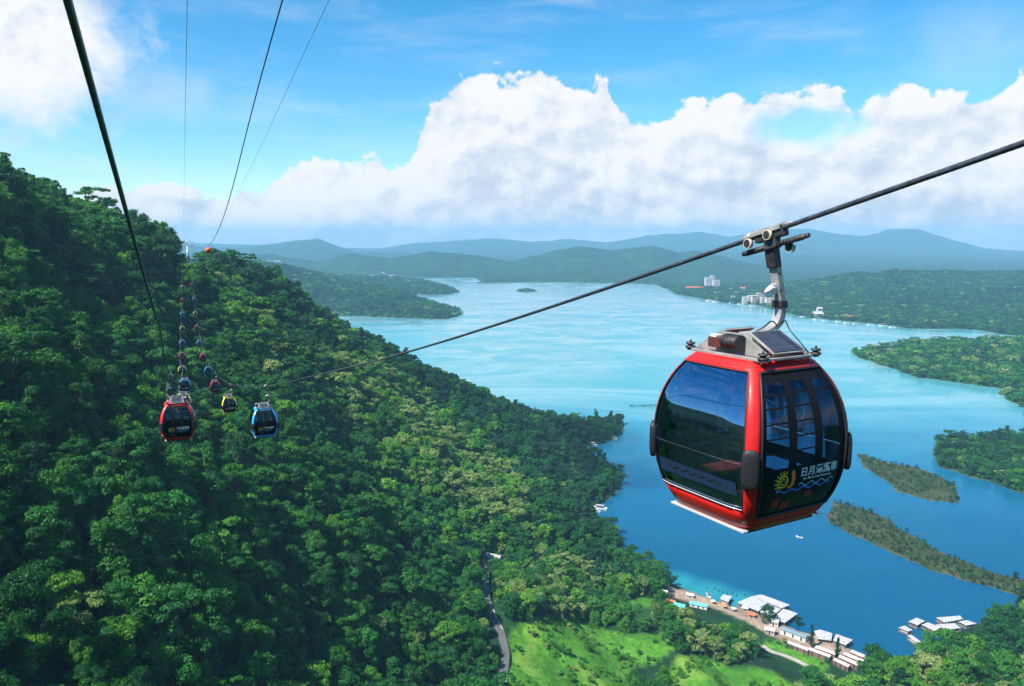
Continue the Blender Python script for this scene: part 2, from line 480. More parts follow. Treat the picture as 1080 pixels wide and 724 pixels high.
RIDGES = [
    # D, half width, skyline
    (5200, 650, [(100, 275), (250, 272), (285, 266), (300, 270), (340, 276), (365, 266), (380, 268), (410, 272), (455, 264), (480, 266), (500, 268), (540, 275), (560, 270), (585, 264), (610, 260), (640, 263), (690, 260), (715, 265), (735, 264), (780, 275), (820, 284), (850, 292), (900, 302), (1100, 310)]),
    (3300, 480, [(640, 312), (760, 306), (820, 300), (850, 296), (880, 291), (905, 287), (925, 288), (940, 285), (1000, 286), (1040, 288), (1080, 286), (1300, 290)]),
    (2650, 260, [(700, 316), (800, 316), (850, 318), (880, 315), (920, 308), (960, 304), (1000, 309), (1040, 303), (1080, 300), (1300, 300)]),
    (4200, 380, [(420, 296), (500, 292), (530, 287), (560, 289), (620, 282), (650, 287), (680, 284), (720, 290), (760, 298), (850, 310), (1000, 315)]),
    (8200, 1100, [(-100, 250), (250, 262), (275, 259), (305, 254), (335, 251), (352, 258), (375, 266), (430, 266), (470, 272), (500, 274), (545, 274), (600, 274), (680, 272), (740, 262), (780, 268), (1080, 272)]),
    (11800, 1400, [(-100, 252), (200, 256), (400, 262), (440, 256), (520, 252), (560, 255), (600, 252), (640, 256), (680, 249), (740, 244), (770, 250), (800, 246), (850, 241), (880, 246), (915, 249), (945, 240), (965, 241), (1000, 252), (1040, 262), (1080, 274), (1300, 284)]),
]
def far_height(X, Y):
    R = np.maximum(Y, 1.0); tanaz = X / R
    h = np.zeros(X.shape)
    wob = fbm(X / 700.0, Y / 700.0, 5, 3)
    for D, w, sky_ in RIDGES:
        t = [ray(px, py)[0] / ray(px, py)[1] for px, py in sky_]
        z = [max(4, at(px, py, D).z - 8) for px, py in sky_]
        zr = np.interp(tanaz, t, z)
        d = (Y - D + wob * w * 1.2) / w
        hh = zr * np.exp(-np.abs(d) ** 1.7 * 0.8)
        # spurs running down the slope
        hh *= 1.0 - 0.55 * np.clip(np.abs(d), 0, 1.2) * np.abs(fbm(X / (w * .5), Y / (w * 1.4), 3, int(D)) * 2.2)
        hh = hh * (1.0 + 0.18 * fbm(X / (w * .30), Y / (w * .5), 4, int(D) + 7)) * (1.06 - 0.55 * np.abs(fbm(X / (w * .28) + 5, Y / (w * .9), 4, int(D) + 3)) * np.clip(np.abs(d) * 2.5 + .15, 0, 1))
        h = np.maximum(h, hh)
    return h
def height(X, Y):
    X = np.asarray(X, float); Y = np.asarray(Y, float)
    z = np.full(X.shape, -9.0)
    sd = poly_sdf(MAIN, X, Y)
    r = rbf_eval(X, Y) + (fbm(X / 42.0, Y / 42.0, 4, 11) * 6.0 + (0.22 - np.abs(fbm((X * .8 + Y * .35) / 85.0, (Y - X * .3) / 150.0, 3, 19)) * 2.2) * 27.0) * np.clip(sd / 140.0, 0, 1)
    zm = np.where(sd > 0, np.minimum(np.maximum(r, 1.2), 0.25 + sd * 0.75), np.maximum(-9.0, sd * 0.35))
    z = np.maximum(z, zm)
    sf = poly_sdf(SHORE_FAR, X, Y)
    hf = far_height(X, Y)
    zf = np.where(sf > 0, np.minimum(np.maximum(hf, 3.0 + 2 * fbm(X / 60, Y / 60, 3, 5)), 0.3 + sf * 0.32), np.maximum(-9.0, sf * 0.2))
    z = np.maximum(z, zf)
    for b in BODIES:
        P = np.array(b['poly'])
        bb = (X > P[:, 0].min() - 60) & (X < P[:, 0].max() + 60) & (Y > P[:, 1].min() - 60) & (Y < P[:, 1].max() + 60)
        if not bb.any(): continue
        x = X[bb]; y = Y[bb]
        s = poly_sdf(P, x, y) + fbm(x / 14.0, y / 14.0, 4, 63) * (11.0 if b['th'] == 2 else 16.0)
        wgt = 1.0 / ((x[:, None] - b['c'][:, 0]) ** 2 + (y[:, None] - b['c'][:, 1]) ** 2 + 400.0) ** 1.3
        hb = (wgt @ b['c'][:, 2]) / wgt.sum(1) - b['th']
        hb = np.maximum(hb, 1.0) * (1 + 0.35 * fbm(x / 160.0, y / 160.0, 4, 21))
        zb = np.where(s > 0, np.minimum(hb, 0.2 + s * b['slope']), np.maximum(-9.0, s * 0.3))
        z[bb] = np.maximum(z[bb], zb)
    return np.minimum(z, 330.0 + 0.04 * (z - 330.0))

# polar grid: fine inside the view, coarse behind
ang = np.concatenate([np.arange(-180, -42, 3.0), np.arange(-42, 42, 0.22), np.arange(42, 180, 3.0)])
ang = np.radians(ang)
rr = [6.0]
while rr[-1] < 14500: rr.append(rr[-1] * 1.0 + max(3.5, rr[-1] * 0.0105))
rr = np.array(rr)
A_, R_ = np.meshgrid(ang, rr)
GX = R_ * np.sin(A_); GY = R_ * np.cos(A_)
GZ = height(GX, GY)
na, nr = len(ang), len(rr)
verts = np.stack([GX.ravel(), GY.ravel(), GZ.ravel()], 1)
idx = np.arange(na * nr).reshape(nr, na)
i0 = idx[:-1, :]; i1 = idx[1:, :]
faces = np.stack([i0, np.roll(i0, -1, 1), np.roll(i1, -1, 1), i1], -1).reshape(-1, 4)[:, ::-1]
cz = float(height(np.array([0.0]), np.array([0.0]))[0])
verts = np.vstack([verts, [[0, 0, cz]]])
fl = [tuple(f) for f in faces.tolist()]
ci = len(verts) - 1
for k in range(na): fl.append((ci, int(idx[0, (k + 1) % na]), int(idx[0, k])))
gme = bpy.data.meshes.new('ground')
gme.from_pydata(verts.tolist(), [], fl)
gme.polygons.foreach_set('use_smooth', [True] * len(fl))

def in_px(poly, X, Y, Z):
    px, py = to_px(X, Y, Z)
    ok = np.asarray(Y) > 5
    return np.where(ok, poly_sdf(poly, px, py), -999.0)
MEADOWS = [[(540, 664), (560, 652), (600, 653), (636, 664), (660, 670), (698, 668), (712, 684), (690, 700), (668, 705), (652, 740), (536, 740), (533, 690)],
           [(715, 690), (745, 694), (770, 704), (812, 706), (838, 724), (842, 745), (716, 745), (702, 715)],
           [(808, 676), (826, 678), (846, 688), (876, 700), (868, 712), (852, 704), (822, 690), (804, 684)],
           [(668, 628), (690, 632), (690, 641), (662, 638)]]
PLAZA = [(700, 618), (724, 622), (760, 633), (800, 648), (832, 660), (868, 672), (905, 688), (918, 698), (902, 704), (868, 695), (836, 682), (812, 670), (788, 656), (752, 641), (716, 632), (702, 627)]
def meadow_mask(X, Y, Z):
    m = np.zeros(np.shape(X))
    for p in MEADOWS: m = np.maximum(m, np.clip(in_px(p, X, Y, Z) / 3.0 + 0.5, 0, 1))
    return m
vx, vy, vz = verts[:, 0], verts[:, 1], verts[:, 2]
mm = meadow_mask(vx, vy, vz)
pl = np.clip(in_px(PLAZA, vx, vy, vz) / 2.0 + 0.5, 0, 1)
mr = (np.maximum(poly_sdf(BODIES[5]['poly'], vx, vy), poly_sdf(BODIES[6]['poly'], vx, vy)) > -3).astype(float)
for nm, arr in (('meadow', mm), ('plaza', pl), ('marsh', mr)):
    a = gme.attributes.new(nm, 'FLOAT', 'POINT'); a.data.foreach_set('value', arr.astype(np.float32))
ground = tag(link('ground', gme), kind='structure')

m, nt, out = new_mat('forest_floor_and_grass')
b = N(nt, 'ShaderNodeBsdfPrincipled'); b.inputs['Roughness'].default_value = 0.95; b.inputs['Specular IOR Level'].default_value = 0.15
geo = N(nt, 'ShaderNodeNewGeometry')
n1 = N(nt, 'ShaderNodeTexNoise'); n1.inputs['Scale'].default_value = 0.013; n1.inputs['Detail'].default_value = 12; n1.inputs['Roughness'].default_value = 0.72
L(nt, geo.outputs['Position'], n1.inputs['Vector'])
n2 = N(nt, 'ShaderNodeTexNoise'); n2.inputs['Scale'].default_value = 0.35; n2.inputs['Detail'].default_value = 6; n2.inputs['Roughness'].default_value = 0.7
L(nt, geo.outputs['Position'], n2.inputs['Vector'])
n3 = N(nt, 'ShaderNodeTexNoise'); n3.inputs['Scale'].default_value = 0.05; n3.inputs['Detail'].default_value = 5
L(nt, geo.outputs['Position'], n3.inputs['Vector'])
forest = ramp(nt, n1.outputs[0], [(0.3, (0.005, 0.022, 0.012)), (0.5, (0.010, 0.045, 0.018)), (0.62, (0.020, 0.080, 0.022)), (0.75, (0.05, 0.13, 0.03))])
grass = ramp(nt, n2.outputs[0], [(0.3, (0.030, 0.12, 0.012)), (0.5, (0.070, 0.23, 0.018)), (0.62, (0.115, 0.29, 0.03)), (0.78, (0.20, 0.31, 0.06))])
grass2 = mixc(nt, maprange(nt, n3.outputs[0], 0.50, 0.66, 0, .7, True), grass, (0.04, 0.16, 0.014))
grass3 = mixc(nt, maprange(nt, n3.outputs[0], 0.36, 0.46, 0.55, 0, True), grass2, (0.20, 0.30, 0.05))
am = N(nt, 'ShaderNodeAttribute', attribute_name='meadow'); ap = N(nt, 'ShaderNodeAttribute', attribute_name='plaza')
c1 = mixc(nt, am.outputs['Fac'], forest, grass3)
pave = ramp(nt, n2.outputs[0], [(0.32, (0.16, 0.15, 0.09)), (0.45, (0.30, 0.22, 0.16)), (0.6, (0.38, 0.29, 0.22)), (0.75, (0.42, 0.38, 0.33))])
c2 = mixc(nt, ap.outputs['Fac'], c1, pave)
# bare soil and rock at the waterline
sz = N(nt, 'ShaderNodeSeparateXYZ'); L(nt, geo.outputs['Position'], sz.inputs[0])
shore = maprange(nt, math_n(nt, 'ADD', sz.outputs[2], math_n(nt, 'MULTIPLY', n3.outputs[0], 2.0)), 0.9, 1.5, 1, 0, True)
amr = N(nt, 'ShaderNodeAttribute', attribute_name='marsh')
c2 = mixc(nt, amr.outputs['Fac'], c2, ramp(nt, n2.outputs[0], [(0.3, (0.020, 0.034, 0.014)), (0.5, (0.035, 0.060, 0.022)), (0.7, (0.09, 0.10, 0.045))]))
c3 = mixc(nt, shore, c2, (0.10, 0.085, 0.05))
L(nt, c3, b.inputs['Base Color'])
bp = N(nt, 'ShaderNodeBump'); bp.inputs['Strength'].default_value = 0.9; bp.inputs['Distance'].default_value = 7.0
L(nt, n1.outputs[0], bp.inputs['Height'])
vor = N(nt, 'ShaderNodeTexVoronoi'); vor.inputs['Scale'].default_value = 0.06
L(nt, geo.outputs['Position'], vor.inputs['Vector'])
bp2 = N(nt, 'ShaderNodeBump'); bp2.invert = True; bp2.inputs['Strength'].default_value = 0.6; bp2.inputs['Distance'].default_value = 6.0
L(nt, vor.outputs['Distance'], bp2.inputs['Height']); L(nt, bp.outputs[0], bp2.inputs['Normal'])
L(nt, bp2.outputs[0], b.inputs['Normal'])
L(nt, b.outputs[0], out.inputs[0])
gme.materials.append(m)

# ------------------------------------------------------------------ lake
wme = bpy.data.meshes.new('water')
bm = bmesh.new()
bmesh.ops.create_circle(bm, cap_ends=True, radius=14400, segments=96)
bm.to_mesh(wme); bm.free()
water = tag(link('water', wme), kind='structure')
m, nt, out = new_mat('lake_water')
b = N(nt, 'ShaderNodeBsdfPrincipled'); b.inputs['Roughness'].default_value = 0.16; b.inputs['IOR'].default_value = 1.33
geo = N(nt, 'ShaderNodeNewGeometry')
# silt-clouded turquoise reaches mixed with clear deep blue water; far glare painted in
mp = N(nt, 'ShaderNodeMapping'); mp.inputs['Rotation'].default_value = (0, 0, 0.55); mp.inputs['Scale'].default_value = (0.0018, 0.0042, 1)
L(nt, geo.outputs['Position'], mp.inputs[0])
sw = N(nt, 'ShaderNodeTexNoise'); sw.inputs['Scale'].default_value = 1.0; sw.inputs['Detail'].default_value = 6; sw.inputs['Roughness'].default_value = 0.55; sw.inputs['Distortion'].default_value = 2.4
L(nt, mp.outputs[0], sw.inputs['Vector'])
spw = N(nt, 'ShaderNodeSeparateXYZ'); L(nt, geo.outputs['Position'], spw.inputs[0])
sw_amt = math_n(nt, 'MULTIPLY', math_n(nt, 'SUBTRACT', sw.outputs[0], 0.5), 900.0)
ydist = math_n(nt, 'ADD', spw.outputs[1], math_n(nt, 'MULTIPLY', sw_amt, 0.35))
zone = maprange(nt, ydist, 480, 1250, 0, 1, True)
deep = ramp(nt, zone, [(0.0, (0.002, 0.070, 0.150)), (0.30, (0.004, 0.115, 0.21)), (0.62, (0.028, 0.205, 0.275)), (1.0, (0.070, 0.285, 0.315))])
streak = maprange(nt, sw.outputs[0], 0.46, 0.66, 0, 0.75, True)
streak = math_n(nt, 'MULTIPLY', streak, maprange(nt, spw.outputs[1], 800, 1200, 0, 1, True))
deep = mixc(nt, maprange(nt, spw.outputs[1], 1600, 3000, 0, 0.6, True), deep, (0.15, 0.28, 0.34))  # far-off paling puts reflected cloud and glare into the base colour
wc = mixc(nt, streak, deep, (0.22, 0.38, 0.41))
# shallow turquoise bay by the jetties
def near_pt(px, py, r):
    p = onz(px, py)
    dx = math_n(nt, 'SUBTRACT', spw.outputs[0], p.x); dy = math_n(nt, 'SUBTRACT', spw.outputs[1], p.y)
    d = math_n(nt, 'SQRT', math_n(nt, 'ADD', math_n(nt, 'MULTIPLY', dx, dx), math_n(nt, 'MULTIPLY', dy, dy)))
    return maprange(nt, d, r, r * 0.2, 0, 1, True)
sh = math_n(nt, 'MAXIMUM', near_pt(712, 614, 24), near_pt(745, 625, 26))
sh = math_n(nt, 'MAXIMUM', sh, near_pt(778, 633, 20))
wc = mixc(nt, math_n(nt, 'MULTIPLY', sh, 0.55), wc, (0.03, 0.30, 0.32))
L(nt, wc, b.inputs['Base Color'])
wv = N(nt, 'ShaderNodeTexNoise'); wv.inputs['Scale'].default_value = 0.45; wv.inputs['Detail'].default_value = 5; wv.inputs['Roughness'].default_value = 0.6
L(nt, geo.outputs['Position'], wv.inputs['Vector'])
bp = N(nt, 'ShaderNodeBump'); bp.inputs['Strength'].default_value = 0.35; bp.inputs['Distance'].default_value = 0.3
wp_ = N(nt, 'ShaderNodeTexNoise'); wp_.inputs['Scale'].default_value = 0.012; wp_.inputs['Detail'].default_value = 5; wp_.inputs['Distortion'].default_value = 1.0
L(nt, geo.outputs['Position'], wp_.inputs['Vector']); L(nt, maprange(nt, wp_.outputs[0], .4, .65, .08, .30, True), b.inputs['Roughness'])
L(nt, wv.outputs[0], bp.inputs['Height']); L(nt, bp.outputs[0], b.inputs['Normal'])
L(nt, b.outputs[0], out.inputs[0])
wme.materials.append(m)

# ------------------------------------------------------------------ haze
hb = MB().box((0, 0, 175), (29600, 29600, 370), taper=1.0)
m, nt, out = new_mat('haze_air')
pv = N(nt, 'ShaderNodeVolumePrincipled')
pv.inputs['Color'].default_value = (0.33, 0.70, 1.0, 1)
pv.inputs['Density'].default_value = 1.05e-4
pv.inputs['Anisotropy'].default_value = 0.0
L(nt, pv.outputs[0], out.inputs['Volume'])
haze = tag(hb.build('haze', m), kind='stuff')

# ------------------------------------------------------------------ unseen clouds added out of view to throw broad shade on slope and headland
m, nt, out = new_mat('shade_cloud_vapour')
d_ = N(nt, 'ShaderNodeBsdfDiffuse'); d_.inputs[0].default_value = (0.9, 0.9, 0.92, 1)
t_ = N(nt, 'ShaderNodeBsdfTransparent')
mxs = N(nt, 'ShaderNodeMixShader'); mxs.inputs[0].default_value = 0.12
L(nt, t_.outputs[0], mxs.inputs[1]); L(nt, d_.outputs[0], mxs.inputs[2]); L(nt, mxs.outputs[0], out.inputs[0])
M_SHADE_CLOUD = m
def shade_cloud(foot, alt, seed):
    r = random.Random(seed); bm = bmesh.new()
    for (x, y, z, rad_) in foot:
        k = (alt - z) / SUN_DIR.z
        c = Vector((x, y, z)) + SUN_DIR * k
        for j in range(2):
            q = c + Vector((r.uniform(-.45, .45) * rad_, r.uniform(-.45, .45) * rad_, r.uniform(-.1, .25) * rad_))
            s = rad_ * r.uniform(0.5, 0.85)
            g = bmesh.ops.create_icosphere(bm, subdivisions=3, radius=s)
            for v in g['verts']:
                n = v.co.normalized()
                v.co = v.co * (1 + 0.16 * math.sin(n.x * 7 + j) * math.sin(n.y * 6 + 2 * j) + .07 * math.sin(n.z * 17 + n.x * 13))
                v.co.z *= 0.45
                v.co += q
    me = bpy.data.meshes.new('shade_cloud'); bm.to_mesh(me); bm.free()
    me.polygons.foreach_set('use_smooth', [True] * len(me.polygons)); me.materials.append(M_SHADE_CLOUD)
    return tag(link('shade_cloud', me), kind='structure')
#@@clouds
shade_cloud([(-85, 120, 145, 50), (-40, 150, 115, 38), (-5, 215, 75, 34)], 1250, 3)
shade_cloud([(60, 800, 40, 60), (10, 720, 60, 55), (95, 880, 15, 55), (100, 720, 15, 45), (-60, 700, 90, 40), (120, 780, 5, 40)], 1400, 5)

# ================================================================== trees
def leaf_mat(name, cols, trans=0.3):
    m, nt, out = new_mat(name)
    oi = N(nt, 'ShaderNodeObjectInfo')
    geo = N(nt, 'ShaderNodeNewGeometry')
    ns = N(nt, 'ShaderNodeTexNoise'); ns.inputs['Scale'].default_value = 0.35; ns.inputs['Detail'].default_value = 3
    L(nt, geo.outputs['Position'], ns.inputs['Vector'])
    big = N(nt, 'ShaderNodeTexNoise'); big.inputs['Scale'].default_value = 0.018; big.inputs['Detail'].default_value = 3
    L(nt, geo.outputs['Position'], big.inputs['Vector'])
    f = math_n(nt, 'ADD', math_n(nt, 'MULTIPLY', oi.outputs['Random'], 0.45), math_n(nt, 'MULTIPLY', ns.outputs[0], 0.35))
    f = math_n(nt, 'ADD', f, math_n(nt, 'MULTIPLY', math_n(nt, 'SUBTRACT', big.outputs[0], 0.5), 0.9))
    f = math_n(nt, 'ADD', f, 0.08, clamp=True)
    c = ramp(nt, f, [(0.0, cols[0]), (0.45, cols[1]), (0.9, cols[2])])
    b = N(nt, 'ShaderNodeBsdfPrincipled'); b.inputs['Roughness'].default_value = 0.55; b.inputs['Specular IOR Level'].default_value = 0.25
    L(nt, c, b.inputs['Base Color'])
    t = N(nt, 'ShaderNodeBsdfTranslucent')
    L(nt, mixc(nt, 0.5, c, (0.10, 0.30, 0.01)), t.inputs[0])
    mx = N(nt, 'ShaderNodeMixShader'); mx.inputs[0].default_value = trans
    L(nt, b.outputs[0], mx.inputs[1]); L(nt, t.outputs[0], mx.inputs[2]); L(nt, mx.outputs[0], out.inputs[0])
    return m
M_LEAF = {
    'deep': leaf_mat('leaves_deep_green', [(0.005, 0.044, 0.013), (0.013, 0.110, 0.022), (0.034, 0.220, 0.034)]),
    'mid': leaf_mat('leaves_mid_green', [(0.010, 0.068, 0.012), (0.032, 0.165, 0.020), (0.092, 0.300, 0.032)]),
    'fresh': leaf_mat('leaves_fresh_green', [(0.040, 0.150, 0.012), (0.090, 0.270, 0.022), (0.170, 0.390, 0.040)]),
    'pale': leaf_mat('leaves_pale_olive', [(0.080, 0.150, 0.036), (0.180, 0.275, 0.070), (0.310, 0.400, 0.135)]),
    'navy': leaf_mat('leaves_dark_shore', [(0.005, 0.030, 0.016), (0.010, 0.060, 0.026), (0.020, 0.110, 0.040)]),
    'olive': leaf_mat('leaves_marsh_olive', [(0.020, 0.034, 0.014), (0.038, 0.070, 0.022), (0.080, 0.120, 0.035)]),
}
M_BARK = principled('bark', (0.11, 0.085, 0.06), 0.9, noise=0.4, nscale=3)
def crown_mesh(name, mat, seed, style, R=4.2, H=9.5, nleaf=1500, leaf=0.62):
    """many small leaf sprays spread through uneven lobes"""
    r = random.Random(seed)
    lobes = []
    if style == 'dome':
        nl = 26
        for k in range(nl):
            a = r.uniform(0, 6.283); q = math.sqrt(r.random()) * 0.78 * R
            top = math.sqrt(max(0.05, 1 - (q / R) ** 2))
            lobes.append((Vector((q * math.cos(a), q * math.sin(a), H * 0.52 + top * H * 0.36 * r.uniform(0.45, 1.08))), R * r.uniform(0.15, 0.31), 0.68))
    elif style == 'tall':
        for k in range(26):
            h = r.uniform(0.3, 0.98); q = R * 0.62 * (1.15 - h) * r.uniform(0.3, 1.1); a = r.uniform(0, 6.283)
            lobes.append((Vector((q * math.cos(a), q * math.sin(a), H * 1.08 * h)), R * r.uniform(0.13, 0.27), 0.8))
    elif style == 'plume':
        for k in range(18):
            a = r.uniform(0, 6.283); q = r.uniform(0.1, 1.05) * R; h = H * (0.98 - 0.45 * (q / R) ** 2) * r.uniform(0.85, 1.08)
            for t in (1.0, 0.8, 0.6):
                lobes.append((Vector((q * t * math.cos(a), q * t * math.sin(a), h * (1.12 - 0.12 / max(t, .3)))), R * 0.17, 1.0))
    elif style == 'flat':
        for k in range(17):
            a = r.uniform(0, 6.283); q = math.sqrt(r.random()) * R * 1.1
            lobes.append((Vector((q * math.cos(a), q * math.sin(a), H * r.choice((0.72, 0.86, 0.98)) - q * 0.12)), R * r.uniform(0.18, 0.34), 0.36))
    # leafy skirt: creepers and saplings filling the space under the crown
    for k in range(9):
        a = r.uniform(0, 6.283); q = R * r.uniform(0.25, 0.75)
        lobes.append((Vector((q * math.cos(a), q * math.sin(a), H * r.uniform(0.12, 0.5))), R * r.uniform(0.22, 0.34), 1.0))
    tot = sum(l[1] ** 2 for l in lobes)
    vs, fs = [], []
    for c, lr, fl in lobes:
        n = max(8, int(nleaf * lr * lr / tot))
        for k in range(n):
            z = r.uniform(-0.55, 1.0); a = r.uniform(0, 6.283); s = math.sqrt(max(0, 1 - z * z))
            nrm = Vector((s * math.cos(a), s * math.sin(a), z))
            rad_ = lr * (r.uniform(0.72, 1.10) if r.random() < .85 else r.uniform(1.1, 1.35))
            p = c + Vector((nrm.x * rad_, nrm.y * rad_, nrm.z * rad_ * fl))
            d = (nrm + Vector((r.gauss(0, .45), r.gauss(0, .45), r.gauss(0, .45) + 0.25))).normalized()
            t1 = d.cross(Vector((r.uniform(-1, 1), r.uniform(-1, 1), r.uniform(-1, 1)))).normalized(); t2 = d.cross(t1)
            L1 = leaf * r.uniform(0.55, 1.2); L2 = L1 * r.uniform(0.45, 0.8)
            if style == 'plume': L1 *= 1.5; L2 *= 0.55; t1 = (t1 + Vector((nrm.x, nrm.y, -0.7)) * 0.9).normalized(); t2 = d.cross(t1).normalized()
            i = len(vs)
            vs += [p - t1 * L1 * .5, p + t2 * L2 * .5 + d * L1 * .12, p + t1 * L1 * .5, p - t2 * L2 * .5 + d * L1 * .06]
            fs.append((i, i + 1, i + 2, i + 3))
    me = bpy.data.meshes.new(name); me.from_pydata([tuple(v) for v in vs], [], fs); me.materials.append(mat)
    return me
def trunk_mesh(seed, H=9.5):
    r = random.Random(seed); mb = MB()
    top = Vector((r.uniform(-.5, .5), r.uniform(-.5, .5), H * 0.62))
    mb.tube([(0, 0, -1.2), (0.08, 0.03, H * .25), tuple(top * 0.8), tuple(top)], [0.34, 0.26, 0.18, 0.10], 7)
    for k in range(5):
        a = k * 1.256 + r.uniform(-.4, .4); z = H * r.uniform(.32, .5)
        q = r.uniform(1.6, 2.6)
        mb.tube([(0.05, 0, z), (q * .5 * math.cos(a), q * .5 * math.sin(a), z + 1.2), (q * math.cos(a), q * math.sin(a), z + 2.6)], [0.14, 0.09, 0.04], 5)
    return mb.mesh('trunk', M_BARK)
KINDS = [('dome', 'deep'), ('dome', 'mid'), ('tall', 'deep'), ('plume', 'mid'), ('flat', 'mid'), ('dome', 'fresh'), ('plume', 'fresh'), ('tall', 'mid'),
         ('dome', 'pale'), ('flat', 'pale'), ('dome', 'navy'), ('tall', 'navy'), ('flat', 'navy'), ('flat', 'deep'), ('dome', 'deep'), ('plume', 'deep')]
NEAR = [crown_mesh('crown', M_LEAF[c], 100 + i, s, nleaf=3600, leaf=0.56) for i, (s, c) in enumerate(KINDS)]
MIDM = [crown_mesh('crown', M_LEAF[c], 200 + i, s, nleaf=1300, leaf=0.85) for i, (s, c) in enumerate(KINDS)]
FARM = [crown_mesh('crown', M_LEAF[c], 300 + i, 'dome' if s == 'plume' else s, R=8.0, H=11.0, nleaf=230, leaf=3.0) for i, (s, c) in enumerate(KINDS)]
TRUNKS = [trunk_mesh(k) for k in range(4)]
def pick_kind(z_):
    """zone -> weights over KINDS"""
    return {
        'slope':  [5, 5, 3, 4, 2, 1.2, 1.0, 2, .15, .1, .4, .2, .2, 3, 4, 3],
        'bright': [.2, 2, .1, 1.4, 1.0, 6, 5, .8, 7, 4, 0, 0, 0, .1, .1, .1],  # sunlit spur: pale species, weighted up to carry its brightness in leaf colour
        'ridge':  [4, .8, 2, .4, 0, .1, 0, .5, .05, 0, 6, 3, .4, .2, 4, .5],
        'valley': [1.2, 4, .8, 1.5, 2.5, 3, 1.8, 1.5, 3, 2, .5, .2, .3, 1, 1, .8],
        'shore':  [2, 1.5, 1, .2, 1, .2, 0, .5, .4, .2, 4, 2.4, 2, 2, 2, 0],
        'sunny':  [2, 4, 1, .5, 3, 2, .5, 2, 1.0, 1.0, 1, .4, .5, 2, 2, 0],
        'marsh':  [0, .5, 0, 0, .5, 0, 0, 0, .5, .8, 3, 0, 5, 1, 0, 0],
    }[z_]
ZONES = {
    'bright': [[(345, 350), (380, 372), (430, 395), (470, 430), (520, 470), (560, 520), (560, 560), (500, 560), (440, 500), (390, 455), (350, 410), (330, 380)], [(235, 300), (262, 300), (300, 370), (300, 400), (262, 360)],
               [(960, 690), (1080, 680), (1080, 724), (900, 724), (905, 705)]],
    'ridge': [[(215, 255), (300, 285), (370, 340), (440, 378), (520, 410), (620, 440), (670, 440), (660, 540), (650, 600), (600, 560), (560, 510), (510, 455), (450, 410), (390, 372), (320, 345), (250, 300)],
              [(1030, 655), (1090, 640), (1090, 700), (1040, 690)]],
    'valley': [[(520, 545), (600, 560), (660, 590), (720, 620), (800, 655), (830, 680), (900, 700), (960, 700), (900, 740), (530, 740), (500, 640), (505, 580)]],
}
FUT = dict()
def free_of(pxx, pyy):
    return True
ROAD = [(513, 585), (512, 610), (513, 632), (519, 650), (528, 668), (533, 690), (531, 712), (528, 740)]
PATH = [(800, 679), (812, 687), (830, 693), (846, 700), (858, 708), (866, 716), (866, 730), (862, 745)]
def polyline_dist(P, x, y):
    d = np.full(np.shape(x), 1e9)
    for (ax, ay), (bx, by) in zip(P[:-1], P[1:]):
        ex, ey = bx - ax, by - ay
        t = np.clip(((x - ax) * ex + (y - ay) * ey) / (ex * ex + ey * ey), 0, 1)
        d = np.minimum(d, np.hypot(x - ax - t * ex, y - ay - t * ey))
    return d
def scatter(ymin, ymax, cell, xlim=0.70):
    xs = np.arange(-ymax * xlim - 130, ymax * xlim, cell); ys = np.arange(ymin, ymax, cell)
    X, Y = np.meshgrid(xs, ys)
    X = X + rng.uniform(-.42, .42, X.shape) * cell; Y = Y + rng.uniform(-.42, .42, X.shape) * cell
    X = X.ravel(); Y = Y.ravel()
    k = (X < Y * xlim + 12) & (X > -Y * xlim - (12 if ymin > 500 else 130)) & (Y > ymin) & (Y < ymax)
    X, Y = X[k], Y[k]
    Z = height(X, Y)
    k = Z > 0.45
    return X[k], Y[k], Z[k]
def marsh(X, Y):
    return np.maximum(poly_sdf(BODIES[5]['poly'], X, Y), poly_sdf(BODIES[6]['poly'], X, Y)) > 0
# slope canopy
X1, Y1, Z1 = scatter(60, 980, 5.4)
mar = marsh(X1, Y1)
pxx, pyy = to_px(X1, Y1, Z1)
md = meadow_mask(X1, Y1, Z1)
keep = ~mar & (md < 0.3) & (in_px(PLAZA, X1, Y1, Z1) < -1.5) & (polyline_dist(ROAD, pxx, pyy) > 9) & (polyline_dist(PATH, pxx, pyy) > 6)
for dz in (4.0, 8.0, 12.0):
    tx_, ty_ = to_px(X1, Y1, Z1 + dz)
    keep &= ~((tx_ > 183) & (tx_ < 210) & (ty_ < 279) & (Y1 > 480))      # cleared saddle round the pylon
    keep &= (poly_sdf(PLAZA, tx_, ty_) < -1.0) & (polyline_dist(ROAD, tx_, ty_) > 7.0) & (polyline_dist(PATH, tx_, ty_) > 3.5)
    keep &= poly_sdf([(938, 645), (1036, 642), (1040, 661), (1012, 667), (985, 671), (978, 684), (945, 690)], tx_, ty_) < 0
    for P_ in MEADOWS: keep &= poly_sdf(P_, tx_, ty_) < 1.0
keep &= (rng.random(len(X1)) < 0.97)
bare = (fbm(X1 / 30, Y1 / 30, 3, 77) > 0.30) & (in_px([(225, 290), (262, 300), (330, 420), (240, 640), (170, 560)], X1, Y1, Z1) > 0)
keep &= ~bare
X1, Y1, Z1, pxx, pyy = X1[keep], Y1[keep], Z1[keep], pxx[keep], pyy[keep]
zone = np.array(['slope'] * len(X1), dtype=object)
cpx, cpy = to_px(X1, Y1, Z1 + 7)
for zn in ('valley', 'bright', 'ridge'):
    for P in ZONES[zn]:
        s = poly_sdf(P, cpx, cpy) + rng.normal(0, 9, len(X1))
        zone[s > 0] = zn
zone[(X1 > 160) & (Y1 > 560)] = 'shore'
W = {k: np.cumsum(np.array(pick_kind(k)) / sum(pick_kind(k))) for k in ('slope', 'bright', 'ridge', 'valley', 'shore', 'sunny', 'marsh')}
u = rng.random(len(X1))
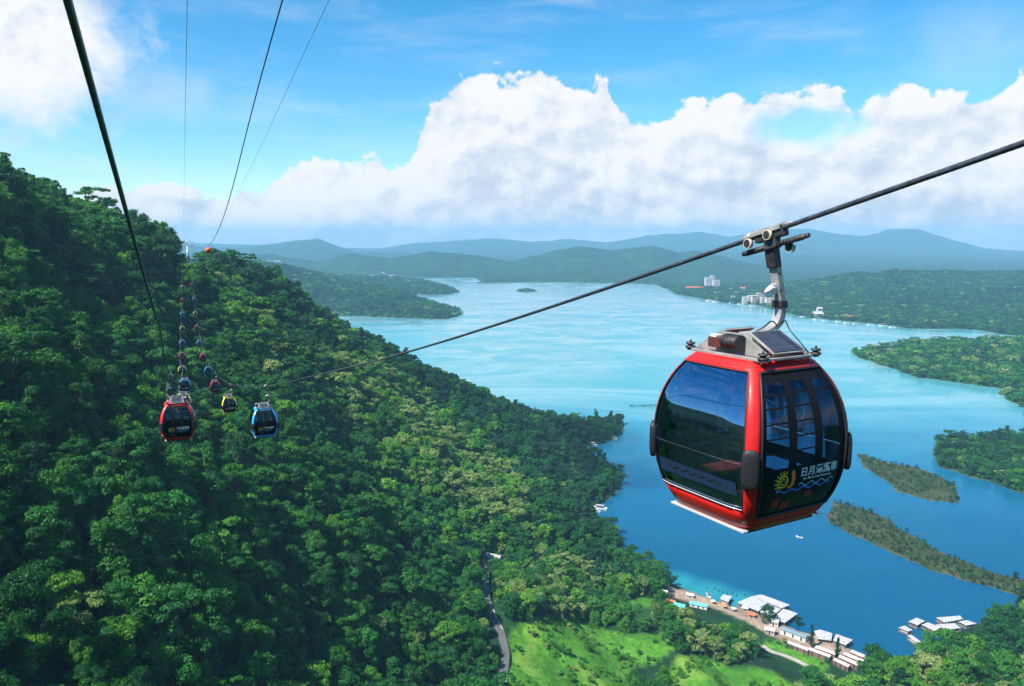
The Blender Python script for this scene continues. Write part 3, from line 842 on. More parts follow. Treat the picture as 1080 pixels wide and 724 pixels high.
kind = np.array([min(15, int(np.searchsorted(W[z], q))) for z, q in zip(zone, u)])
size = np.exp(rng.normal(-.01, 0.32, len(X1))).clip(0.45, 1.75)
size *= 1.0 + 0.35 * fbm(X1 / 55, Y1 / 55, 3, 55)
edge = poly_sdf(MAIN, X1, Y1)
size *= np.where((zone == 'valley'), 0.78, 1.0) * np.where(edge < 8, 0.75, 1.0)
rotz = rng.uniform(0, 6.283, len(X1))
# the 300 that show largest become trees of their own
dist = np.sqrt(X1 ** 2 + Y1 ** 2 + (Z1 + 7 - CAM_Z) ** 2)
inside = (cpx > -12) & (cpx < 1092) & (cpy < 745) & (cpy > 0)
score = np.where(inside, size * 1.0 / dist, 0)
order = np.argsort(-score)[:290]
is_ind = np.zeros(len(X1), bool); is_ind[order] = True
LOOK = {('dome', 'deep'): 'round-crowned deep green broadleaf tree', ('dome', 'mid'): 'round-crowned mid green broadleaf tree', ('tall', 'deep'): 'tall deep green broadleaf tree',
        ('plume', 'mid'): 'feathery mid green bamboo clump', ('flat', 'mid'): 'layered flat-topped mid green tree', ('dome', 'fresh'): 'round bright yellow-green tree',
        ('plume', 'fresh'): 'feathery bright yellow-green bamboo clump', ('tall', 'mid'): 'tall mid green broadleaf tree', ('dome', 'pale'): 'round pale olive tree', ('flat', 'pale'): 'layered pale olive tree',
        ('dome', 'navy'): 'round blackish green tree', ('tall', 'navy'): 'tall blackish green tree', ('flat', 'navy'): 'spreading blackish green tree', ('flat', 'deep'): 'layered deep green tree', ('plume', 'deep'): 'feathery deep green bamboo clump'}
def place_words(px, py):
    if px > 700: return 'in the right-hand shore woods'
    if px > 520: return 'beside the green meadow'
    if px > 430: return 'left of the valley road'
    if px > 240: return 'below the yellow and blue cabins'
    if px > 110: return 'below the nearest left-hand red cabin'
    return 'at the left foot of the slope'
def place_words_old(px, py):
    if px > 700: return 'in the woods at the foot of the right-hand lake shore'
    if px > 520: return 'among the bushes beside the green meadow'
    if px > 430: return 'on the shaded slope just left of the grey valley road'
    if px > 240: return 'on the lower slope under the yellow and blue cabins'
    if px > 110: return 'on the slope straight below the near red cabin of the left-hand line'
    return 'at the left foot of the steep forested slope'
def make_tree(me, x, y, z, s, rz, label, group, k, name='broadleaf_tree'):
    t = empty(name, (x, y, z), rz); t.scale = (s, s, s * (0.82 + 0.42 * ((k * 37) % 10) / 10))
    tag(t, label, 'tree', group)
    c = link('crown', me, t); tr = link('trunk', TRUNKS[k % 4], t)
    return t
for n_, k in enumerate(order):
    lk = KINDS[kind[k]]
    nm = 'bamboo_clump' if lk[0] == 'plume' else 'broadleaf_tree'
    where = place_words(cpx[k], cpy[k])
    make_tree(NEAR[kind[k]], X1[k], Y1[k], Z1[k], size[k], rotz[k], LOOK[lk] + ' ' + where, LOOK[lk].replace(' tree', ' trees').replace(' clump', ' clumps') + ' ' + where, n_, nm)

# the rest of the forest: instanced onto points (uncountable canopy)
def canopy(name, label_kind, X, Y, Z, K, S, R, protos):
    me = bpy.data.meshes.new(name)
    me.from_pydata(np.stack([X, Y, Z], 1).tolist(), [], [])
    for nm, arr, ty in (('size', S, 'FLOAT'), ('turn', R, 'FLOAT'), ('sort', K, 'INT')):
        a = me.attributes.new(nm, ty, 'POINT'); a.data.foreach_set('value', arr.astype(np.float32 if ty == 'FLOAT' else np.int32))
    o = link(name, me)
    coll = bpy.data.collections.new(name + '_kinds')
    for i, p in enumerate(protos):
        ob = bpy.data.objects.new('kind_%02d' % i, p); coll.objects.link(ob)
    ng = bpy.data.node_groups.new(name, 'GeometryNodeTree')
    ng.interface.new_socket('Geometry', in_out='INPUT', socket_type='NodeSocketGeometry')
    ng.interface.new_socket('Geometry', in_out='OUTPUT', socket_type='NodeSocketGeometry')
    gi = ng.nodes.new('NodeGroupInput'); go = ng.nodes.new('NodeGroupOutput')
    ip = ng.nodes.new('GeometryNodeInstanceOnPoints')
    ci_ = ng.nodes.new('GeometryNodeCollectionInfo'); ci_.inputs['Collection'].default_value = coll
    ci_.inputs['Separate Children'].default_value = True; ci_.inputs['Reset Children'].default_value = True
    def attr(nm, dt):
        a = ng.nodes.new('GeometryNodeInputNamedAttribute'); a.data_type = dt; a.inputs['Name'].default_value = nm
        return a.outputs['Attribute']
    cx = ng.nodes.new('ShaderNodeCombineXYZ'); ng.links.new(attr('turn', 'FLOAT'), cx.inputs[2])
    e2r = ng.nodes.new('FunctionNodeEulerToRotation'); ng.links.new(cx.outputs[0], e2r.inputs[0])
    ng.links.new(gi.outputs[0], ip.inputs['Points']); ng.links.new(ci_.outputs[0], ip.inputs['Instance'])
    ip.inputs['Pick Instance'].default_value = True
    ng.links.new(attr('sort', 'INT'), ip.inputs['Instance Index'])
    ng.links.new(e2r.outputs[0], ip.inputs['Rotation']); ng.links.new(attr('size', 'FLOAT'), ip.inputs['Scale'])
    ng.links.new(ip.outputs[0], go.inputs[0])
    md_ = o.modifiers.new('canopy', 'NODES'); md_.node_group = ng
    return tag(o, kind='stuff', cat='forest', label=label_kind)
rest = ~is_ind
near = rest & (dist < 430)
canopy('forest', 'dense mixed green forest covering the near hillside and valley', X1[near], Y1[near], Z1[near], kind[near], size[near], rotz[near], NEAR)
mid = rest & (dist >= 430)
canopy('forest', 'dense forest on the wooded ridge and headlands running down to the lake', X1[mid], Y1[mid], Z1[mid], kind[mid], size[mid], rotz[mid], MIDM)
# wooded peninsulas further off
X2, Y2, Z2 = scatter(980, 3600, 13.0, 0.68)
k2 = (rng.random(len(X2)) < 0.97)
X2, Y2, Z2 = X2[k2], Y2[k2], Z2[k2]
u = rng.random(len(X2)); z2 = np.where(Y2 < 1800, 'sunny', 'shore')
kd = np.array([min(15, int(np.searchsorted(W[z], q))) for z, q in zip(z2, u)])
isl = poly_sdf(BODIES[7]['poly'], X2, Y2) > -30
S2 = rng.normal(.92, .16, len(X2)).clip(.5, 1.4) * np.where(isl, .35, 1.0)
canopy('forest', 'hazy green forest on the far peninsulas and shores of the lake', X2, Y2, Z2 - 2.5, kd, S2, rng.uniform(0, 6.28, len(X2)), FARM)
# low marsh shrubs on the narrow strips
XS, YS = np.meshgrid(np.arange(180, 520, 3.2), np.arange(440, 860, 3.2)); XS = XS.ravel() + rng.uniform(-1.4, 1.4, XS.size); YS = YS.ravel() + rng.uniform(-1.4, 1.4, YS.size)
kk = marsh(XS, YS); XS, YS = XS[kk], YS[kk]
kk = (fbm(XS / 14, YS / 14, 3, 9) > -0.12) & (height(XS, YS) > 0.1); XS, YS = XS[kk], YS[kk]
kd = rng.choice(3, len(XS), p=[.45, .35, .2])
MARSH = [crown_mesh('crown', M_LEAF[c], 400 + i, s_, nleaf=260, leaf=1.5) for i, (s_, c) in enumerate([('flat', 'olive'), ('dome', 'navy'), ('dome', 'deep')])]
canopy('marsh_shrubs', 'low dark green shrubs on the two narrow strips in the lake', XS, YS, np.full(len(XS), 0.2), kd, rng.normal(.20, .10, len(XS)).clip(.08, .6), rng.uniform(0, 6.28, len(XS)), MARSH)
# bushes and tall grass in the meadow
X3, Y3, Z3 = scatter(260, 430, 3.0)
md3 = meadow_mask(X3, Y3, Z3); k3 = (md3 > 0.4) & ((fbm(X3 / 9, Y3 / 9, 3, 31) > 0.06) | (rng.random(len(X3)) < 0.03))
qx, qy = to_px(X3, Y3, Z3); k3 &= (polyline_dist(PATH, qx, qy) > 6) & (polyline_dist(ROAD, qx, qy) > 7)
X3, Y3, Z3 = X3[k3], Y3[k3], Z3[k3]
kd = rng.choice([1, 5, 6, 3, 8, 4], len(X3))
canopy('meadow_bushes', 'scattered low green bushes in the bright meadow', X3, Y3, Z3 - .4, kd, rng.uniform(.10, .36, len(X3)), rng.uniform(0, 6.28, len(X3)), MIDM)
# thin strip of floating reeds on the lake
RX = []
for k_ in range(46):
    p_ = onz(664 + 42 * k_ / 45, 429 - .8 * k_ / 45); RX.append((p_.x + rng.uniform(-1, 1), p_.y + rng.uniform(-3, 3), .05))
RX = np.array(RX)
canopy('floating_reeds', 'thin line of floating reeds on the lake left of the large red cabin', RX[:, 0], RX[:, 1], RX[:, 2], rng.choice(3, len(RX)), rng.uniform(.12, .26, len(RX)), rng.uniform(0, 6.28, len(RX)), MARSH)

# ================================================================== where a sight line meets the land
def hit(px, py, lo=60.0, hi=6000.0):
    Ys = np.geomspace(lo, hi, 900)
    x, y, u = ray(px, py)
    Xs = x / y * Ys; Zs = CAM_Z + u / y * Ys
    h = np.maximum(height(Xs, Ys), 0.0)
    k = np.argmax(Zs < h)
    if k == 0: return onz(px, py)
    a, b2 = Ys[k - 1], Ys[k]
    for _ in range(14):
        mid_ = (a + b2) / 2
        zz = CAM_Z + u / y * mid_; hh = max(0.0, float(height(np.array([x / y * mid_]), np.array([mid_]))[0]))
        if zz < hh: b2 = mid_
        else: a = mid_
    return Vector((x / y * b2, b2, CAM_Z + u / y * b2))
def gz(x, y): return float(height(np.array([x]), np.array([y]))[0])

# ------------------------------------------------------------------ roads
M_ASPH = principled('asphalt', (0.085, 0.088, 0.09), 0.85, noise=0.25, nscale=0.6)
M_CONC = principled('pale_concrete', (0.34, 0.31, 0.27), 0.85, noise=0.2, nscale=0.5)
M_WHITE = principled('white_paint', (0.78, 0.78, 0.76), 0.5, noise=0.08, nscale=2)
def ribbon(name, pts, w, mat, lift=0.25, kind='structure'):
    mb = MB(); P = catmull(pts, 8)
    rows = []
    for i, p in enumerate(P):
        t = (P[min(i + 1, len(P) - 1)] - P[max(i - 1, 0)]); t.z = 0; t.normalize(); nrm = Vector((-t.y, t.x, 0))
        z = max(gz(p.x, p.y), gz(p.x + nrm.x * w / 2, p.y + nrm.y * w / 2), gz(p.x - nrm.x * w / 2, p.y - nrm.y * w / 2)) + lift
        rows.append((p + nrm * w / 2, p - nrm * w / 2, z))
    for (a, b, z), (c, d, z2) in zip(rows[:-1], rows[1:]):
        A = [(a.x, a.y, z), (b.x, b.y, z), (d.x, d.y, z2), (c.x, c.y, z2)]
        mb.quad(A[::-1])
        lowa = [(a.x, a.y, z - 1.5), (c.x, c.y, z2 - 1.5)]; lowb = [(b.x, b.y, z - 1.5), (d.x, d.y, z2 - 1.5)]
        mb.quad([A[0], lowa[0], lowa[1], A[3]][::-1]); mb.quad([A[1], lowb[0], lowb[1], A[2]])
    o = mb.build(name, mat)
    return tag(o, kind=kind)
rp = [hit(*p) for p in ROAD if p[1] < 741]
ribbon('road', rp, 3.6, M_ASPH)
off_r = []
for i, p in enumerate(rp):
    t = (rp[min(i + 1, len(rp) - 1)] - rp[max(i - 1, 0)]); t.z = 0; t.normalize(); off_r.append(p + Vector((t.y, -t.x, 0)) * -1.6)
ribbon('road_kerb', off_r, 0.5, M_CONC, 0.42)
ribbon('road_line', rp, 0.3, M_WHITE, 0.262)
ribbon('path', [hit(*p) for p in PATH if p[1] < 746], 2.7, M_CONC, 0.3)
# pale clearing above the road bend
sc_p = hit(521, 591)

# ================================================================== ropeway
AZR, AZL = rad(-24.0), rad(-22.9)
def uv(azm): return Vector((math.sin(azm), math.cos(azm), 0)), Vector((math.cos(azm), -math.sin(azm), 0))
UR, VR = uv(AZR); UL, VL = uv(AZL)
def on_plane(px, py, azm, b):
    x, y, u = ray(px, py); a = math.atan2(x, y) - azm; h = math.hypot(x, y); Ls = b / math.sin(a)
    return Ls * math.cos(a), CAM_Z + u / h * Ls
GRIP_H, GRIP_X = 3.41, 0.25
R_CABINS = [('blue', 278, 443, 53), ('yellow', 241.4, 426, 93), ('red', 226.5, 407.5, 138), ('blue', 219.4, 391.5, 177), ('red', 214, 377, 212), ('blue', 210.4, 362, 250),
            ('red', 207.7, 346, 289), ('yellow', 206, 331, 328), ('blue', 204.8, 316, 368), ('red', 202.7, 301, 410), ('red', 202, 286, 456)]
L_CABINS = [('red', 187.2, 441, 41.5), ('yellow', 193.5, 424, 88), ('blue', 195, 406, 122), ('yellow', 192.2, 391, 163), ('red', 191.8, 376, 206), ('blue', 192.2, 362, 246),
            ('yellow', 192.2, 347, 287), ('blue', 192.4, 332, 326), ('red', 192.5, 317, 365), ('yellow', 192.6, 303, 404), ('blue', 192.6, 288, 450)]
TOWER_Y = 566.0
sR, zR = zip(*[on_plane(px, py, AZR, 6.8) for px, py in [(1080, 150), (980, 187), (900, 217), (815, 243), (760, 262), (700, 283), (600, 318), (500, 351), (440, 368), (400, 380), (330, 396)]])
qR = np.polyfit(sR, zR, 3)
right_pts = [UR * s + VR * 6.8 + Vector((0, 0, float(np.polyval(qR, 4.5)) + (4.5 - s) * 0.245)) for s in (-60, -20, 0)]
right_pts += [UR * s + VR * 6.8 + Vector((0, 0, float(np.polyval(qR, s)))) for s in (4.5, 7.6, 11, 15, 20, 27, 36)]
right_grips = []
for c, px, py, D in R_CABINS:
    g = at(px, py, D) + Vector((0, 0, 2.35)) + VR * GRIP_X
    right_pts.append(g); right_grips.append((c, g))
sL, zL = zip(*[on_plane(px, py, AZL, -0.56) for px, py in [(70, 0), (108, 130), (131, 215), (153, 295), (170, 353)]])
qL = np.polyfit(sL, zL, 2)
left_pts = [UL * s - VL * 0.56 + Vector((0, 0, float(np.polyval(qL, 6)) + (6 - s) * 0.20)) for s in (-60, -20, 0)]
left_pts += [UL * s - VL * 0.56 + Vector((0, 0, float(np.polyval(qL, s)))) for s in (6.0, 9, 13, 18, 24, 30)]
left_grips = []
for c, px, py, D in L_CABINS:
    g = at(px, py, D) + Vector((0, 0, 2.35)) - VL * GRIP_X
    left_pts.append(g); left_grips.append((c, g))
tow_r = at(203.0, 261, TOWER_Y); tow_l = at(192.0, 261, TOWER_Y)
right_pts.append(tow_r); left_pts.append(tow_l)
M_ROPE = principled('steel_rope', (0.10, 0.11, 0.13), 0.42, metal=0.7, noise=0.4, nscale=9)
M_ROPEF = principled('bright_steel_rope', (0.55, 0.60, 0.60), 0.5, metal=0.3)
def rope_mesh(name, pts, r0, near):
    """stranded steel rope: six lobes twisting along the near stretch"""
    dense = catmull(pts, 10)
    P = []; 
    for a, b in zip(dense[:-1], dense[1:]):
        Lg = (b - a).length
        dmin = min(a.length, b.length) if True else 0
        d0 = Vector((0, 0, CAM_Z)); dd = min((a - d0).length, (b - d0).length)
        n = max(1, int(Lg / (0.03 if dd < 12 else 0.12 if dd < 30 else 4.0)))
        P += [a.lerp(b, k / n) for k in range(n)]
    P.append(dense[-1])
    mb = MB(); ns = 18; s_acc = 0; prev = None
    for i, p in enumerate(P):
        if i: s_acc += (p - P[i - 1]).length
        t = (P[min(i + 1, len(P) - 1)] - P[max(i - 1, 0)]).normalized()
        a = t.cross(Vector((0, 0, 1))).normalized(); b = t.cross(a)
        tw = s_acc * 2 * math.pi / 0.42
        for q in range(ns):
            an = 2 * math.pi * q / ns
            rr_ = r0 * (0.92 + 0.13 * abs(math.cos(3 * (an - tw))))
            mb.v.append(tuple(p + a * math.cos(an) * rr_ + b * math.sin(an) * rr_))
    for k in range(len(P) - 1):
        for q in range(ns):
            q2 = (q + 1) % ns
            mb.f.append((k * ns + q, k * ns + q2, (k + 1) * ns + q2, (k + 1) * ns + q)); mb.sm.append(True)
    return mb.build(name, M_ROPE)
ro = rope_mesh('haul_rope', right_pts, 0.029, 30)
tag(ro, 'dark steel rope carrying the large red cabin and sagging down to the blue cabin', 'rope')
lo_ = rope_mesh('haul_rope', left_pts, 0.029, 30)
tag(lo_, 'thick dark twisted rope running down from the top left corner to the left-hand cabins', 'rope')

# ------------------------------------------------------------------ cabin materials
def glass_mat(name, tint, refl):
    m, nt, out = new_mat(name)
    t = N(nt, 'ShaderNodeBsdfTransparent'); t.inputs[0].default_value = (*tint, 1)
    g = N(nt, 'ShaderNodeBsdfGlossy'); g.inputs['Roughness'].default_value = 0.015; g.inputs[0].default_value = (0.52, 0.72, 1.0, 1)
    fr = N(nt, 'ShaderNodeFresnel'); fr.inputs[0].default_value = 1.5
    f = math_n(nt, 'ADD', math_n(nt, 'MULTIPLY', fr.outputs[0], 1.2), refl, clamp=True)
    # faint rain-streak smudges on the pane
    tcn = N(nt, 'ShaderNodeTexCoord'); mp = N(nt, 'ShaderNodeMapping'); mp.inputs['Scale'].default_value = (9, 9, 2.2)
    L(nt, tcn.outputs['Object'], mp.inputs[0])
    n = N(nt, 'ShaderNodeTexNoise'); n.inputs['Scale'].default_value = 1.0; n.inputs['Detail'].default_value = 6
    L(nt, mp.outputs[0], n.inputs['Vector'])
    f = math_n(nt, 'MULTIPLY', f, maprange(nt, n.outputs[0], 0.3, 0.75, 0.9, 1.12))
    mx = N(nt, 'ShaderNodeMixShader'); L(nt, f, mx.inputs[0]); L(nt, t.outputs[0], mx.inputs[1]); L(nt, g.outputs[0], mx.inputs[2])
    L(nt, mx.outputs[0], out.inputs[0]); return m
M_GLASS_S = glass_mat('side_glass', (0.50, 0.66, 0.86), 0.36)
M_GLASS_E = glass_mat('end_glass', (0.52, 0.70, 0.92), 0.0)
PAINT = {'red': principled('red_paint', (0.56, 0.010, 0.008), 0.40, coat=0.12, noise=0.16, nscale=3),
         'yellow': principled('yellow_paint', (0.85, 0.72, 0.02), 0.28, coat=0.8, noise=0.06, nscale=3),
         'blue': principled('blue_paint', (0.02, 0.38, 0.80), 0.28, coat=0.8, noise=0.06, nscale=3)}
M_BLACK = principled('black_rubber', (0.012, 0.012, 0.014), 0.55, bump=0.2)
M_DARK = principled('dark_interior', (0.02, 0.022, 0.028), 0.7)
M_GALV = principled('galvanised_steel', (0.36, 0.355, 0.34), 0.42, metal=0.35, noise=0.25, nscale=5, bump=0.12)
M_SILV = principled('brushed_aluminium', (0.72, 0.72, 0.72), 0.35, metal=0.5, noise=0.08, nscale=6)
M_DSTEEL = principled('grimy_steel', (0.06, 0.06, 0.065), 0.5, metal=0.5, noise=0.5, nscale=10)
M_CREAM = principled('cream_wheel', (0.55, 0.48, 0.34), 0.6, noise=0.15, nscale=12)
M_BAR = principled('printed_black', (0.006, 0.007, 0.009), 0.7, spec=0.15)
M_SEAT = principled('red_seat', (0.35, 0.03, 0.03), 0.7)
M_PANEL = None
m, nt, out = new_mat('solar_cells')
b = N(nt, 'ShaderNodeBsdfPrincipled'); b.inputs['Roughness'].default_value = 0.18
tcn = N(nt, 'ShaderNodeTexCoord'); br = N(nt, 'ShaderNodeTexBrick'); br.offset = 0.0
br.inputs['Scale'].default_value = 1.0; br.inputs['Brick Width'].default_value = 0.10; br.inputs['Row Height'].default_value = 0.10; br.inputs['Mortar Size'].default_value = 0.004
br.inputs['Color1'].default_value = (0.030, 0.036, 0.055, 1); br.inputs['Color2'].default_value = (0.040, 0.045, 0.065, 1); br.inputs['Mortar'].default_value = (0.06, 0.065, 0.08, 1)
L(nt, tcn.outputs['Object'], br.inputs['Vector']); L(nt, br.outputs['Color'], b.inputs['Base Color']); L(nt, b.outputs[0], out.inputs[0]); M_PANEL = m
def flat_mat(name, c, rough=0.5): return principled(name, c, rough)
M_ORANGE = flat_mat('orange_print', (0.80, 0.22, 0.02)); M_YEL = flat_mat('yellow_print', (0.80, 0.50, 0.03)); M_CYAN = flat_mat('cyan_print', (0.12, 0.45, 0.62)); M_BLUEP = flat_mat('blue_print', (0.06, 0.16, 0.55))
M_DRED = flat_mat('dull_red_print', (0.30, 0.02, 0.02))
M_LET = flat_mat('white_print', (0.78, 0.78, 0.78))

# ------------------------------------------------------------------ cabin shape
def wz(z):
    d = (z - 1.02) / (1.33 if z > 1.02 else 1.34)
    return 0.945 * max(1e-3, 1 - abs(d) ** 2.15) ** (1 / 2.15)
def surf(face, s, z, off=0.0):
    a = s * math.pi / 4
    w = wz(z) + off
    sn, cs = math.sin(a), math.cos(a)
    r = w / (abs(sn) ** 7 + abs(cs) ** 7) ** (1 / 7)
    x, y = r * sn, -r * cs                      # face 0 looks along -y
    k = face % 4
    for _ in range(k): x, y = -y, x
    return (x, y, z)
ZL = [0.0, 0.05, 0.12, 0.20, 0.32, 0.45, 0.6, 0.75, 0.9, 0.96, 1.1, 1.25, 1.4, 1.55, 1.7, 1.82, 1.92, 2.04, 2.07, 2.09, 2.13, 2.155]
SL = [-1, -.97, -.93, -.88, -.8, -.65, -.45, -.2, 0, .2, .45, .65, .8, .88, .93, .97, 1]
def in_win(face, s0, s1, z0, z1):
    sm, zm = (s0 + s1) / 2, (z0 + z1) / 2
    if face % 2 == 0: return abs(sm) < 0.88 and 0.20 < zm < 2.03
    return abs(sm) < 0.93 and 0.32 < zm < 2.03
def make_body():
    bm = bmesh.new(); cache = {}
    def V(p):
        k = (round(p[0], 4), round(p[1], 4), round(p[2], 4))
        if k not in cache: cache[k] = bm.verts.new(p)
        return cache[k]
    for f in range(4):
        for i in range(len(SL) - 1):
            for j in range(len(ZL) - 1):
                if in_win(f, SL[i], SL[i + 1], ZL[j], ZL[j + 1]): continue
                q = [V(surf(f, SL[i], ZL[j])), V(surf(f, SL[i + 1], ZL[j])), V(surf(f, SL[i + 1], ZL[j + 1])), V(surf(f, SL[i], ZL[j + 1]))]
                bm.faces.new(q)
    for zz, rev in ((ZL[-1], False), (ZL[0], True)):
        ring = []
        for f in range(4):
            for s in SL[:-1]: ring.append(V(surf(f, s, zz)))
        bm.faces.new(ring[::-1] if rev else ring)
    bmesh.ops.recalc_face_normals(bm, faces=bm.faces)
    me = bpy.data.meshes.new('body'); bm.to_mesh(me); bm.free()
    me.polygons.foreach_set('use_smooth', [len(p.vertices) == 4 for p in me.polygons])
    me.materials.append(PAINT['red']); me.materials.append(M_DARK)
    return me
def face_patch(face, s0, s1, z0, z1, off, ns=10, nz=12):
    mb = MB(); n = 0
    for j in range(nz + 1):
        for i in range(ns + 1):
            mb.v.append(surf(face, s0 + (s1 - s0) * i / ns, z0 + (z1 - z0) * j / nz, off))
    for j in range(nz):
        for i in range(ns):
            a = j * (ns + 1) + i
            mb.f.append((a, a + 1, a + ns + 2, a + ns + 1)); mb.sm.append(True)
    return mb
def outline_tube(mb, face, s0, s1, z0, z1, off, r):
    pts = [surf(face, s0 + (s1 - s0) * k / 8, z0, off) for k in range(9)] + [surf(face, s1, z0 + (z1 - z0) * k / 12, off) for k in range(1, 13)]
    pts += [surf(face, s1 - (s1 - s0) * k / 8, z1, off) for k in range(1, 9)] + [surf(face, s0, z1 - (z1 - z0) * k / 12, off) for k in range(1, 13)]
    mb.tube(pts, r, 6)
def decal(face, polys, off, sub=True):
    """flat shapes drawn in metres across / up the face and laid on its curve"""
    mb = MB()
    for poly in polys:
        pts = []
        for X, Z in poly:
            w = wz(Z); s = math.atan2(X, w) / (math.pi / 4)
            pts.append(surf(face, s, Z, off))
        mb.quad(pts)
    return mb
def text_mesh(name, body, size, face, cx, cz, mat, off, spacing=1.0, bold=0.0):
    cu = bpy.data.curves.new('txt', 'FONT'); cu.body = body; cu.size = size; cu.align_x = 'CENTER'; cu.resolution_u = 2
    cu.space_character = spacing; cu.offset = bold
    to = bpy.data.objects.new('txt', cu); COL.objects.link(to)
    me = bpy.data.meshes.new_from_object(to); bpy.data.objects.remove(to)
    me.name = name
    for v in me.vertices:
        X, Z = v.co.x + cx, v.co.y + cz
        s = math.atan2(X, wz(Z)) / (math.pi / 4)
        v.co = surf(face, s, Z, off)
    me.materials.clear(); me.materials.append(mat)
    return me
def disc(cx, cz, r, n=14, r2=None): return [(cx + r * math.cos(2 * math.pi * k / n), cz + (r2 or r) * math.sin(2 * math.pi * k / n)) for k in range(n)]
def ring(cx, cz, r, w, a0=0, a1=360, n=20):
    out_ = []
    for k in range(n):
        t0 = rad(a0 + (a1 - a0) * k / n); t1 = rad(a0 + (a1 - a0) * (k + 1) / n)
        out_.append([(cx + (r - w) * math.cos(t0), cz + (r - w) * math.sin(t0)), (cx + r * math.cos(t0), cz + r * math.sin(t0)), (cx + r * math.cos(t1), cz + r * math.sin(t1)), (cx + (r - w) * math.cos(t1), cz + (r - w) * math.sin(t1))])
    return out_
def wave(x0, x1, z, amp, wid, n, nseg=40):
    out_ = []
    for k in range(nseg):
        a, b_ = x0 + (x1 - x0) * k / nseg, x0 + (x1 - x0) * (k + 1) / nseg
        za = z + amp * math.sin(2 * math.pi * n * k / nseg); zb = z + amp * math.sin(2 * math.pi * n * (k + 1) / nseg)
        out_.append([(a, za - wid / 2), (b_, zb - wid / 2), (b_, zb + wid / 2), (a, za + wid / 2)])
    return out_

